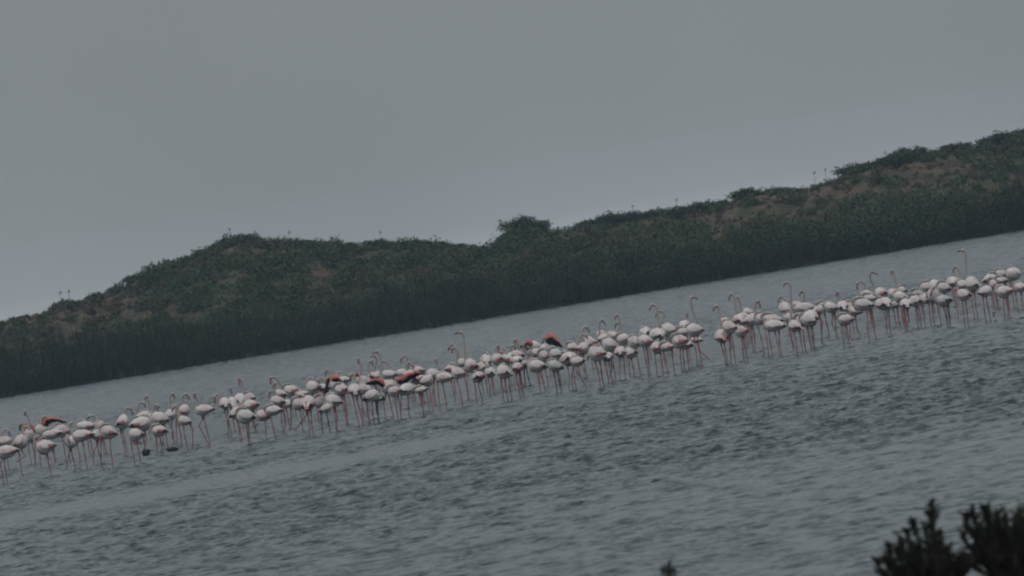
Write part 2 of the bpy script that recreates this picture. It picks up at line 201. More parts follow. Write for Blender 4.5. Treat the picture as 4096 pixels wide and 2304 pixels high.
{'x':0.64,'y':143.62,'z':0.567,'L':0.33,'H':0.233,'yaw':180,'legs':[[(-0.052,0.423),(-0.058,0.215),(-0.062,0.0)],[(0.005,0.427),(0.026,0.257),(0.037,0.032)]],'juv':1,'px':2223},
{'x':0.96,'y':144.9,'z':0.647,'L':0.36,'H':0.298,'yaw':112,'legs':[[(-0.068,0.49),(-0.067,0.237),(-0.12,0.0)],[(0.06,0.497),(-0.015,0.299),(-0.033,0.063)]],'px':2278},
{'x':1.18,'y':158.68,'z':0.659,'L':0.288,'H':0.22,'yaw':150,'px':2294},
{'x':1.66,'y':164.4,'z':0.6,'L':0.314,'H':0.314,'yaw':168,'neck':[(-0.162,0.73),(-0.168,0.858),(-0.13,0.972),(-0.055,0.991)],'bill':(0.008,0.822),'px':2364},
{'x':1.35,'y':154.7,'z':0.662,'L':0.296,'H':0.266,'yaw':0,'neck':[(-0.059,0.761),(-0.024,0.905),(0.065,0.966),(0.112,0.935)],'bill':(0.148,0.832),'legs':[[(-0.077,0.329),(-0.057,0.176),(0.011,-0.0)],[(-0.016,0.424),(-0.013,0.169),(-0.008,0.018)]],'px':2329},
{'x':1.12,'y':144.05,'z':0.579,'L':0.22,'H':0.207,'yaw':180,'legs':[[(-0.025,0.513),(-0.04,0.334),(0.01,0.214)],[(-0.109,0.513),(-0.135,0.266),(-0.13,-0.0)]],'px':2312},
{'x':1.98,'y':167.72,'z':0.606,'L':0.257,'H':0.192,'yaw':20,'neck':[(-0.082,0.603),(-0.037,0.807),(-0.007,0.981),(0.06,1.048)],'bill':(0.132,0.897),'px':2409},
{'x':1.54,'y':143.23,'z':0.691,'L':0.363,'H':0.322,'yaw':170,'neck':[(-0.061,0.784),(-0.144,0.767),(-0.19,0.673)],'bill':(-0.214,0.573),'legs':[[(-0.078,0.509),(-0.042,0.309),(-0.049,0.081)],[(0.018,0.507),(0.026,0.298),(0.021,-0.0)]],'px':2389},
{'x':2.06,'y':173.19,'z':0.587,'L':0.315,'H':0.265,'yaw':180,'neck':[(0.027,0.549),(0.063,0.61),(0.118,0.592)],'bill':(0.008,0.485),'px':2410},
{'x':1.9,'y':148.25,'z':0.739,'L':0.34,'H':0.284,'yaw':180,'legs':[[(0.028,0.562),(-0.003,0.28),(-0.003,0.0)],[(-0.041,0.229),(-0.082,0.149),(-0.122,0.084)]],'px':2442},
{'x':1.76,'y':145.24,'z':0.554,'L':0.243,'H':0.194,'yaw':90,'legs':[[(-0.073,0.453),(-0.063,0.212),(-0.056,0.0)],[(0.014,0.467),(0.01,0.355),(0.012,0.284)]],'px':2429},
{'x':1.6,'y':143.84,'z':0.699,'L':0.22,'H':0.275,'yaw':150,'legs':[[(-0.015,0.52),(-0.044,0.26),(-0.031,0.0)]],'px':2400},
{'x':2.35,'y':169.75,'z':0.585,'L':0.292,'H':0.179,'yaw':180,'neck':[(0.122,0.597),(0.144,0.841),(0.148,1.013),(0.11,1.085)],'bill':(0.028,0.978),'px':2464},
{'x':2.3,'y':172.28,'z':0.577,'L':0.264,'H':0.214,'yaw':180,'neck':[(0.021,0.473),(0.124,0.64),(0.209,0.759),(0.201,0.857),(0.156,0.865)],'bill':(0.09,0.72),'px':2450},
{'x':2.41,'y':161.91,'z':0.6,'L':0.356,'H':0.286,'yaw':170,'px':2494},
{'x':2.06,'y':146.08,'z':0.59,'L':0.244,'H':0.237,'yaw':92,'legs':[[(-0.034,0.468),(-0.061,0.303),(-0.09,0.144)],[(0.051,0.468),(0.035,0.287),(0.014,0.0)]],'px':2481},
{'x':2.44,'y':148.1,'z':0.711,'L':0.29,'H':0.269,'yaw':190,'legs':[[(-0.018,0.427),(-0.006,0.238),(0.001,-0.0)]],'px':2542},
{'x':2.32,'y':148.11,'z':0.501,'L':0.269,'H':0.255,'yaw':160,'legs':[[(-0.077,0.384),(-0.083,0.285),(-0.097,0.172)],[(-0.023,0.361),(-0.011,0.172),(-0.01,0.0)]],'px':2526},
{'x':2.62,'y':145.31,'z':0.749,'L':0.333,'H':0.25,'yaw':180,'legs':[[(-0.077,0.621),(-0.065,0.351),(-0.059,0.005)],[(-0.022,0.612),(-0.013,0.329),(-0.027,0.0)]],'px':2584},
{'x':3.0,'y':165.46,'z':0.63,'L':0.269,'H':0.221,'yaw':90,'px':2581},
{'x':3.24,'y':162.15,'z':0.57,'L':0.357,'H':0.295,'yaw':110,'neck':[(0.018,0.709),(0.049,0.908),(0.073,1.108),(0.05,1.238),(-0.017,1.283)],'bill':(-0.128,1.149),'px':2633},
{'x':3.6,'y':166.2,'z':0.572,'L':0.381,'H':0.326,'yaw':180,'neck':[(-0.194,0.733),(-0.12,0.849),(-0.073,0.962),(-0.12,1.051),(-0.195,1.055)],'bill':(-0.277,0.915),'legs':[[(-0.101,0.395),(-0.122,0.221),(-0.147,0.0)],[(-0.02,0.398),(-0.053,0.178),(-0.074,0.02)]],'px':2677},
{'x':2.82,'y':143.96,'z':0.596,'L':0.241,'H':0.262,'yaw':120,'legs':[[(0.032,0.451),(0.024,0.229),(0.017,-0.0)],[(-0.077,0.469),(-0.092,0.332),(-0.099,0.186)]],'px':2631},
{'x':3.0,'y':143.42,'z':0.588,'L':0.267,'H':0.192,'yaw':180,'legs':[[(-0.083,0.504),(-0.078,0.281),(-0.059,0.0)],[(0.091,0.462),(0.08,0.353),(0.075,0.221)]],'px':2667},
{'x':3.32,'y':144.91,'z':0.639,'L':0.353,'H':0.298,'yaw':180,'legs':[[(-0.015,0.459),(-0.047,0.282),(-0.051,0.198)],[(0.039,0.45),(0.019,0.243),(0.001,0.0)]],'px':2720},
{'x':3.48,'y':145.8,'z':0.537,'L':0.209,'H':0.223,'yaw':160,'legs':[[(-0.019,0.42),(-0.03,0.224),(-0.046,0.0)]],'px':2749},
{'x':3.68,'y':155.96,'z':0.638,'L':0.283,'H':0.209,'yaw':180,'px':2733},
{'x':4.06,'y':169.38,'z':0.604,'L':0.243,'H':0.146,'yaw':90,'neck':[(0.059,0.643),(0.075,0.764),(0.1,0.853)],'bill':(0.101,0.768),'px':2738},
{'x':3.75,'y':147.9,'z':0.771,'L':0.361,'H':0.283,'yaw':180,'neck':[(0.054,0.905),(0.03,1.11),(0.004,1.301),(0.013,1.435),(0.062,1.48)],'bill':(0.171,1.405),'legs':[[(-0.039,0.62),(-0.052,0.364),(-0.066,0.0)],[(0.031,0.608),(0.02,0.352),(0.024,0.0)]],'px':2780},
{'x':3.85,'y':152.2,'z':0.48,'L':0.291,'H':0.153,'yaw':180,'legs':[[(0.005,0.42),(0.056,0.191),(0.206,0.026)]],'lift':1,'px':2785},
{'x':4.19,'y':144.04,'z':0.605,'L':0.269,'H':0.303,'yaw':96,'neck':[(-0.011,0.733),(0.009,0.939),(0.033,1.13),(0.02,1.237),(-0.019,1.257)],'bill':(-0.096,1.144),'legs':[[(-0.047,0.445),(-0.026,0.274),(-0.013,-0.0)],[(0.021,0.434),(0.023,0.294),(0.021,0.197)]],'spot':1,'px':2888},
{'x':4.86,'y':162.19,'z':0.601,'L':0.31,'H':0.217,'yaw':180,'neck':[(-0.056,0.642),(-0.064,0.737),(-0.028,0.763),(-0.026,0.684)],'bill':(-0.061,0.611),'px':2902},
{'x':4.38,'y':143.8,'z':0.771,'L':0.227,'H':0.289,'yaw':165,'legs':[[(0.0,0.604),(0.006,0.38),(-0.012,0.0)],[(-0.042,0.597),(-0.069,0.323),(-0.09,0.034)]],'px':2921},
{'x':5.09,'y':159.07,'z':0.652,'L':0.274,'H':0.251,'yaw':105,'neck':[(-0.071,0.733),(-0.04,0.974),(-0.036,1.166),(-0.084,1.27)],'bill':(-0.182,1.113),'px':2957},
{'x':4.66,'y':145.61,'z':0.62,'L':0.299,'H':0.237,'yaw':190,'legs':[[(-0.02,0.496),(-0.031,0.258),(-0.048,0.0)],[(0.032,0.474),(0.031,0.291),(0.028,0.002)]],'px':2965},
{'x':5.37,'y':164.59,'z':0.618,'L':0.252,'H':0.22,'yaw':180,'neck':[(-0.023,0.654),(-0.016,0.844),(-0.041,1.031),(-0.071,1.111)],'bill':(-0.035,0.967),'px':2973},
{'x':5.74,'y':171.51,'z':0.602,'L':0.32,'H':0.18,'yaw':180,'px':2994},
{'x':5.16,'y':153.27,'z':0.695,'L':0.396,'H':0.278,'yaw':0,'neck':[(0.108,0.826),(0.123,0.957),(0.165,1.066),(0.22,1.086)],'bill':(0.249,0.929),'legs':[[(-0.036,0.567),(-0.054,0.273),(-0.066,-0.0)],[(0.008,0.56),(0.023,0.379),(-0.018,0.022)]],'px':3005},
{'x':5.24,'y':148.75,'z':0.76,'L':0.313,'H':0.27,'yaw':180,'legs':[[(-0.11,0.619),(-0.081,0.355),(-0.07,0.0)]],'px':3046},
{'x':5.41,'y':147.37,'z':0.746,'L':0.451,'H':0.211,'yaw':180,'legs':[[(-0.192,0.62),(-0.182,0.333),(-0.198,0.0)],[(-0.113,0.493),(-0.117,0.251),(-0.124,0.016)]],'px':3088},
{'x':5.32,'y':143.76,'z':0.659,'L':0.447,'H':0.247,'yaw':180,'legs':[[(-0.024,0.51),(-0.01,0.257),(-0.015,0.0)],[(0.057,0.497),(0.037,0.291),(0.035,0.006)]],'px':3102},
{'x':6.48,'y':166.5,'z':0.618,'L':0.239,'H':0.302,'yaw':115,'neck':[(0.009,0.722),(0.014,0.85),(-0.064,0.917)],'bill':(-0.163,0.774),'px':3142},
{'x':6.75,'y':161.77,'z':0.64,'L':0.51,'H':0.247,'yaw':180,'neck':[(-0.236,0.632),(-0.312,0.699),(-0.298,0.909),(-0.261,1.154),(-0.271,1.262),(-0.324,1.293)],'bill':(-0.43,1.205),'dark':1,'px':3220},
{'x':7.02,'y':172.35,'z':0.576,'L':0.247,'H':0.165,'yaw':180,'neck':[(0.099,0.618),(0.189,0.728),(0.196,0.853),(0.147,0.891)],'bill':(0.082,0.771),'px':3191},
{'x':5.76,'y':144.17,'z':0.569,'L':0.255,'H':0.248,'yaw':142,'neck':[(-0.109,0.657),(-0.057,0.816),(-0.067,0.913),(-0.119,0.935)],'bill':(-0.184,0.83),'legs':[[(-0.05,0.438),(-0.051,0.214),(-0.065,0.0)],[(0.059,0.42),(0.06,0.252),(0.06,0.084)]],'px':3183},
{'x':5.86,'y':148.86,'z':0.685,'L':0.228,'H':0.206,'yaw':180,'legs':[[(-0.077,0.568),(-0.064,0.291),(-0.029,0.112)],[(-0.039,0.532),(-0.053,0.275),(-0.047,-0.0)]],'px':3162},
{'x':6.12,'y':145.93,'z':0.617,'L':0.279,'H':0.279,'yaw':180,'neck':[(-0.08,0.517),(-0.063,0.684),(-0.114,0.784),(-0.161,0.757)],'bill':(-0.186,0.647),'legs':[[(-0.156,0.487),(-0.162,0.233),(-0.162,-0.0)],[(-0.045,0.469),(-0.05,0.271),(-0.04,0.072)]],'px':3234},
{'x':6.24,'y':147.56,'z':0.621,'L':0.346,'H':0.367,'yaw':98,'legs':[[(-0.032,0.426),(-0.045,0.214),(-0.049,0.0)],[(0.01,0.419),(-0.004,0.207),(-0.018,0.016)]],'px':3242},
{'x':6.01,'y':146.59,'z':0.633,'L':0.21,'H':0.238,'yaw':180,'legs':[[(-0.012,0.472),(-0.025,0.261),(-0.037,0.0)],[(0.082,0.442),(0.087,0.299),(0.099,0.155)]],'px':3208},
{'x':6.5,'y':149.56,'z':0.73,'L':0.286,'H':0.186,'yaw':0,'neck':[(0.099,0.714),(0.15,0.763),(0.131,0.825)],'bill':(0.087,0.73),'legs':[[(0.017,0.568),(0.067,0.473),(-0.022,0.067)],[(0.031,0.566),(0.022,0.422),(-0.011,0.0)]],'px':3271},
{'x':6.92,'y':155.53,'z':0.734,'L':0.193,'H':0.156,'yaw':180,'legs':[[(-0.015,0.502),(-0.005,0.29),(0.015,0.0)]],'juv':1,'px':3296},
{'x':7.02,'y':154.25,'z':0.668,'L':0.302,'H':0.243,'yaw':180,'legs':[[(-0.005,0.452),(-0.049,0.325),(0.029,0.006)],[(0.05,0.428),(0.029,0.207),(0.018,0.0)]],'px':3326},
{'x':7.25,'y':153.59,'z':0.668,'L':0.242,'H':0.22,'yaw':95,'neck':[(-0.062,0.76),(-0.052,0.877),(-0.055,0.994)],'bill':(-0.1,0.892),'px':3370},
{'x':7.54,'y':156.41,'z':0.572,'L':0.209,'H':0.254,'yaw':180,'px':3399},
{'x':6.78,'y':143.34,'z':0.548,'L':0.329,'H':0.24,'yaw':180,'legs':[[(-0.02,0.426),(-0.01,0.23),(-0.004,0.0)],[(-0.103,0.426),(-0.112,0.303),(-0.116,0.199)]],'px':3384},
{'x':7.33,'y':149.86,'z':0.577,'L':0.215,'H':0.201,'yaw':180,'legs':[[(-0.174,0.315),(-0.183,0.171),(-0.203,0.0)],[(-0.023,0.435),(-0.03,0.218),(0.019,0.029)]],'px':3423},
{'x':7.29,'y':145.23,'z':0.768,'L':0.444,'H':0.278,'yaw':180,'legs':[[(0.055,0.59),(0.004,0.26),(0.004,0.0)],[(0.128,0.606),(0.125,0.325),(0.154,0.018)]],'px':3454},
{'x':8.45,'y':165.64,'z':0.645,'L':0.348,'H':0.222,'yaw':180,'neck':[(-0.151,0.686),(-0.042,0.812),(-0.042,0.925),(-0.122,0.978),(-0.196,0.95)],'bill':(-0.222,0.738),'px':3470},
{'x':8.18,'y':159.65,'z':0.654,'L':0.336,'H':0.183,'yaw':180,'px':3478},
{'x':8.96,'y':168.72,'z':0.572,'L':0.355,'H':0.307,'yaw':150,'neck':[(-0.148,0.514),(-0.165,0.762),(-0.211,0.933),(-0.215,1.057),(-0.158,1.124)],'bill':(-0.016,1.024),'px':3528},
{'x':8.78,'y':159.63,'z':0.649,'L':0.336,'H':0.259,'yaw':180,'neck':[(0.052,0.702),(0.06,0.902),(0.044,1.09),(0.025,1.198)],'bill':(-0.021,1.109),'px':3580},
{'x':9.3,'y':166.22,'z':0.607,'L':0.262,'H':0.207,'yaw':180,'px':3604},
{'x':8.65,'y':155.01,'z':0.628,'L':0.341,'H':0.252,'yaw':180,'px':3604},
{'x':7.92,'y':148.89,'z':0.648,'L':0.335,'H':0.285,'yaw':112,'legs':[[(0.026,0.499),(-0.007,0.317),(-0.033,0.119)],[(0.082,0.49),(0.048,0.192),(0.034,0.0)]],'px':3537},
{'x':8.48,'y':155.36,'z':0.48,'L':0.223,'H':0.193,'yaw':180,'legs':[[(-0.035,0.358),(-0.03,0.206),(-0.02,0.039)],[(0.07,0.356),(0.058,0.192),(0.066,0.01)]],'px':3575},
{'x':8.37,'y':148.39,'z':0.578,'L':0.255,'H':0.22,'yaw':93,'legs':[[(-0.088,0.434),(-0.09,0.248),(-0.113,0.0)],[(0.01,0.418),(0.001,0.233),(-0.064,0.057)]],'px':3626},
{'x':8.68,'y':149.97,'z':0.581,'L':0.244,'H':0.272,'yaw':155,'legs':[[(-0.037,0.441),(-0.044,0.224),(-0.049,0.0)],[(-0.011,0.423),(-0.006,0.276),(0.016,0.098)]],'px':3664},
{'x':8.96,'y':151.12,'z':0.561,'L':0.246,'H':0.217,'yaw':155,'legs':[[(0.051,0.428),(0.033,0.226),(0.028,0.0)],[(-0.122,0.442),(-0.117,0.295),(-0.103,0.095)]],'px':3703},
{'x':9.93,'y':165.8,'z':0.571,'L':0.412,'H':0.301,'yaw':180,'px':3711},
{'x':10.29,'y':168.94,'z':0.575,'L':0.242,'H':0.21,'yaw':90,'neck':[(0.037,0.601),(0.044,0.666),(0.043,0.715)],'bill':(0.026,0.636),'px':3737},
{'x':9.27,'y':159.0,'z':0.588,'L':0.258,'H':0.182,'yaw':180,'juv':1,'px':3672},
{'x':9.09,'y':150.14,'z':0.635,'L':0.251,'H':0.323,'yaw':245,'legs':[[(-0.057,0.463),(-0.08,0.234),(-0.085,0.009)],[(0.04,0.432),(0.054,0.255),(0.059,-0.0)]],'px':3735},
{'x':9.71,'y':156.1,'z':0.666,'L':0.328,'H':0.269,'yaw':180,'px':3775},
{'x':8.99,'y':145.17,'z':0.575,'L':0.319,'H':0.25,'yaw':180,'legs':[[(-0.037,0.433),(-0.016,0.218),(-0.014,0.0)],[(0.072,0.415),(0.064,0.276),(0.048,0.109)]],'juv':1,'px':3777},
{'x':10.64,'y':167.37,'z':0.59,'L':0.256,'H':0.248,'yaw':100,'neck':[(0.149,0.63),(0.204,0.775),(0.178,0.904),(0.124,0.95)],'bill':(0.056,0.783),'px':3811},
{'x':9.3,'y':143.27,'z':0.657,'L':0.308,'H':0.26,'yaw':170,'neck':[(-0.104,0.702),(-0.111,0.787),(-0.116,0.885),(-0.129,0.953)],'bill':(-0.163,0.851),'legs':[[(-0.049,0.527),(-0.073,0.336),(-0.084,0.039)],[(0.018,0.515),(0.01,0.295),(-0.013,0.0)]],'px':3855},
{'x':9.95,'y':153.26,'z':0.709,'L':0.22,'H':0.22,'yaw':180,'legs':[[(-0.23,0.576),(-0.214,0.306),(-0.205,0.0)]],'px':3850},
{'x':9.96,'y':149.79,'z':0.748,'L':0.265,'H':0.337,'yaw':132,'neck':[(-0.097,0.866),(-0.104,1.07),(-0.079,1.284),(-0.062,1.434),(-0.094,1.504)],'bill':(-0.243,1.482),'legs':[[(-0.072,0.528),(-0.1,0.271),(-0.083,0.0)],[(-0.004,0.502),(-0.022,0.302),(-0.019,0.142)]],'px':3893},
{'x':9.85,'y':144.85,'z':0.626,'L':0.305,'H':0.222,'yaw':0,'neck':[(0.118,0.62),(0.132,0.492),(0.124,0.297),(0.115,0.172)],'bill':(0.114,0.081),'legs':[[(-0.061,0.51),(-0.079,0.232),(-0.079,0.0)],[(0.007,0.498),(0.015,0.287),(0.024,0.025)]],'px':3939},
{'x':10.95,'y':158.8,'z':0.646,'L':0.395,'H':0.258,'yaw':20,'px':3958},
{'x':10.9,'y':156.32,'z':0.543,'L':0.262,'H':0.269,'yaw':150,'legs':[[(-0.039,0.398),(-0.016,0.167),(-0.013,0.0)]],'px':3984},
{'x':10.83,'y':153.12,'z':0.663,'L':0.278,'H':0.176,'yaw':180,'px':4007},
{'x':10.28,'y':145.03,'z':0.554,'L':0.347,'H':0.25,'yaw':180,'legs':[[(-0.057,0.423),(-0.081,0.23),(-0.097,0.05)],[(0.039,0.407),(0.015,0.214),(-0.006,0.0)]],'px':4019},
{'x':11.53,'y':162.94,'z':0.664,'L':0.335,'H':0.203,'yaw':180,'px':4005},
{'x':11.24,'y':154.99,'z':0.735,'L':0.341,'H':0.296,'yaw':250,'neck':[(-0.036,0.696),(-0.071,0.551),(-0.065,0.43)],'bill':(-0.024,0.356),'legs':[[(-0.091,0.359),(-0.093,0.21),(-0.098,0.0)]],'px':4055},
{'x':11.07,'y':150.9,'z':0.48,'L':0.303,'H':0.202,'yaw':180,'legs':[[(-0.153,0.351),(-0.157,0.235),(-0.15,0.102)],[(-0.024,0.33),(-0.034,0.186),(-0.038,0.069)]],'px':4086}]
SKYLINE=[(-26.84,3.87),(-25.54,4.02),(-24.71,3.92),(-23.59,4.29),(-22.74,4.3),(-21.98,4.39),(-21.25,4.33),(-20.37,4.51),(-19.66,4.96),(-18.55,5.25),(-17.24,5.52),(-15.95,5.62),(-14.63,5.9),(-13.88,5.98),(-13.26,5.88),(-12.55,5.64),(-11.32,5.42),(-10.28,5.29),(-9.69,4.98),(-8.84,4.99),(-8.06,4.63),(-7.53,4.58),(-6.99,4.68),(-6.35,4.68),(-5.86,4.46),(-4.91,4.45),(-3.88,4.24),(-3.07,4.0),(-2.07,3.64),(-0.72,3.46),(-0.23,3.85),(0.27,4.32),(1.02,4.41),(1.84,4.19),(2.72,3.79),(3.69,3.84),(4.35,4.03),(5.84,4.02),(7.11,4.02),(8.79,3.96),(10.48,3.89),(12.18,3.93),(13.06,4.11),(13.92,4.16),(14.73,3.98),(16.41,3.87),(17.72,4.08),(18.83,4.41),(19.69,4.48),(20.54,4.47),(21.2,4.64),(22.27,4.65),(23.11,4.62),(24.17,4.64),(25.65,4.61),(26.74,4.81),(27.98,5.11)]


# ------------------------------------------------------------------ helpers
RND = random.Random(11)
NR = np.random.RandomState(7)


def new_mat(name):
    mt = bpy.data.materials.new(name)
    mt.use_nodes = True
    nt = mt.node_tree
    return mt, nt.nodes, nt.links, nt.nodes["Principled BSDF"]


def simple_mat(name, colour, rough=0.8, var=0.15, scale=25.0, spec=0.25):
    """flat colour with fine procedural variation and a little difference from one thing to the next"""
    mt, n, l, p = new_mat(name)
    tc = n.new("ShaderNodeTexCoord")
    nz = n.new("ShaderNodeTexNoise")
    nz.inputs['Scale'].default_value = scale
    nz.inputs['Detail'].default_value = 3
    l.new(tc.outputs['Object'], nz.inputs['Vector'])
    mr = n.new("ShaderNodeMapRange")
    mr.inputs['From Min'].default_value = 0.3
    mr.inputs['From Max'].default_value = 0.7
    mr.inputs['To Min'].default_value = 1 - var
    mr.inputs['To Max'].default_value = 1 + var
    l.new(nz.outputs['Fac'], mr.inputs['Value'])
    oi = n.new("ShaderNodeObjectInfo")
    m2 = n.new("ShaderNodeMapRange")
    m2.inputs['To Min'].default_value = 1 - var * 0.8
    m2.inputs['To Max'].default_value = 1 + var * 0.8
    l.new(oi.outputs['Random'], m2.inputs['Value'])
    mul = n.new("ShaderNodeMath"); mul.operation = 'MULTIPLY'
    l.new(mr.outputs[0], mul.inputs[0]); l.new(m2.outputs[0], mul.inputs[1])
    mx = n.new("ShaderNodeMix"); mx.data_type = 'RGBA'; mx.blend_type = 'MULTIPLY'
    mx.inputs['Factor'].default_value = 1
    mx.inputs['A'].default_value = (*colour, 1)
    l.new(mul.outputs[0], mx.inputs['B'])
    l.new(mx.outputs['Result'], p.inputs['Base Color'])
    p.inputs['Roughness'].default_value = rough
    p.inputs['Specular IOR Level'].default_value = spec
    return mt


def attr_mat(name, rough=0.8, trans=0.0):
    """colour per leaf from the mesh attribute 'tone' (species and dryness of each plant)"""
    mt, n, l, p = new_mat(name)
    a = n.new("ShaderNodeAttribute")
    a.attribute_name = "tone"
    l.new(a.outputs['Color'], p.inputs['Base Color'])
    p.inputs['Roughness'].default_value = rough
    p.inputs['Specular IOR Level'].default_value = 0.15
    return mt


def tag(o, label=None, cat=None, group=None, kind=None):
    if label: o['label'] = label
    if cat: o['category'] = cat
    if group: o['group'] = group
    if kind: o['kind'] = kind
    return o


class MB:
    """collects rings and grids, then links them as one mesh object"""
    def __init__(s):
        s.v, s.f, s.mi = [], [], []

    def grid(s, rows, close=False, mats=None, cap=True):
        base = len(s.v)
        nr, nc = len(rows), len(rows[0])
        for r in rows:
            s.v.extend(r)
        rng = nc if close else nc - 1
        for i in range(nr - 1):
            for j in range(rng):
                k = (j + 1) % nc
                s.f.append((base + i * nc + j, base + i * nc + k, base + (i + 1) * nc + k, base + (i + 1) * nc + j))
                s.mi.append(mats(i, j) if callable(mats) else (mats or 0))
        if close and cap:
            for i, inv in ((0, True), (nr - 1, False)):
                ids = [base + i * nc + j for j in range(nc)]
                s.f.append(tuple(reversed(ids)) if inv else tuple(ids))
                s.mi.append(mats(min(i, nr - 2), 0) if callable(mats) else (mats or 0))

    def tube(s, pts, rad, sides=8, mats=0):
        pts = [Vector(p) for p in pts]
        rows = []
        prev = None
        for i, p in enumerate(pts):
            a = pts[max(i - 1, 0)]; b = pts[min(i + 1, len(pts) - 1)]
            t = (b - a)
            if t.length < 1e-6: t = Vector((0, 0, 1))
            t.normalize()
            if prev is None:
                ref = Vector((0, 1, 0)) if abs(t.y) < 0.9 else Vector((1, 0, 0))
                u = t.cross(ref).normalized()
            else:
                u = (prev - t * prev.dot(t)).normalized()
            prev = u
            w = t.cross(u)
            r = rad[i] if hasattr(rad, '__len__') else rad
            rows.append([p + (u * math.cos(a_) + w * math.sin(a_)) * r
                         for a_ in [2 * math.pi * k / sides for k in range(sides)]])
        s.grid(rows, close=True, mats=mats)

    def build(s, name, mats, parent=None, loc=None, smooth=True):
        me = bpy.data.meshes.new(name)
        me.from_pydata([tuple(v) for v in s.v], [], s.f)
        for mt in (mats if isinstance(mats, (list, tuple)) else [mats]):
            me.materials.append(mt)
        me.polygons.foreach_set("material_index", s.mi)
        me.polygons.foreach_set("use_smooth", [smooth] * len(s.f))
        me.update()
        o = bpy.data.objects.new(name, me)
        COL.objects.link(o)
        if parent: o.parent = parent
        if loc: o.location = loc
        return o


def spline(pts, n):
    """Catmull-Rom through pts"""
    P = [Vector(p) for p in pts]
    P = [P[0] * 2 - P[1]] + P + [P[-1] * 2 - P[-2]]
    out = []
    segs = len(P) - 3
    for i in range(n):
        g = i / (n - 1) * segs
        k = min(int(g), segs - 1); t = g - k
        a, b, c, d = P[k:k + 4]
        out.append(0.5 * ((2 * b) + (c - a) * t + (2 * a - 5 * b + 4 * c - d) * t * t + (3 * b - a - 3 * c + d) * t ** 3))
    return out


def lattice(seed, n=256):
    return np.random.RandomState(seed).rand(n, n)


def vnoise(x, y, lat):
    n = lat.shape[0]
    xi = np.floor(x).astype(int); yi = np.floor(y).astype(int)
    fx = x - xi; fy = y - yi
    fx = fx * fx * (3 - 2 * fx); fy = fy * fy * (3 - 2 * fy)
    a = lat[xi % n, yi % n]; b = lat[(xi + 1) % n, yi % n]
    c = lat[xi % n, (yi + 1) % n]; d = lat[(xi + 1) % n, (yi + 1) % n]
    return (a * (1 - fx) + b * fx) * (1 - fy) + (c * (1 - fx) + d * fx) * fy


def fbm(x, y, lat, octv=4):
    s = 0; a = 0.5; f = 1.0
    for _ in range(octv):
        s = s + a * vnoise(x * f + 17.3 * f, y * f + 5.1 * f, lat)
        a *= 0.5; f *= 2.03
    return s


def np_mesh(name, verts, quads, mat, smooth=False, tone=None, kind=None, parent=None):
    me = bpy.data.meshes.new(name)
    nv, nq = len(verts), len(quads)
    me.vertices.add(nv)
    me.vertices.foreach_set("co", np.ascontiguousarray(verts, dtype=np.float32).ravel())
    k = quads.shape[1]
    me.loops.add(nq * k)
    me.loops.foreach_set("vertex_index", np.ascontiguousarray(quads, dtype=np.int32).ravel())
    me.polygons.add(nq)
    me.polygons.foreach_set("loop_start", np.arange(0, nq * k, k, dtype=np.int32))
    me.polygons.foreach_set("loop_total", np.full(nq, k, dtype=np.int32))
    if smooth:
        me.polygons.foreach_set("use_smooth", np.ones(nq, dtype=bool))
    if tone is not None:
        at = me.attributes.new("tone", 'FLOAT_COLOR', 'POINT')
        c4 = np.ones((nv, 4), dtype=np.float32); c4[:, :3] = tone
        at.data.foreach_set("color", c4.ravel())
    me.materials.append(mat)
    me.update(calc_edges=True)
    o = bpy.data.objects.new(name, me)
    COL.objects.link(o)
    if kind: o['kind'] = kind
    if parent: o.parent = parent
    return o


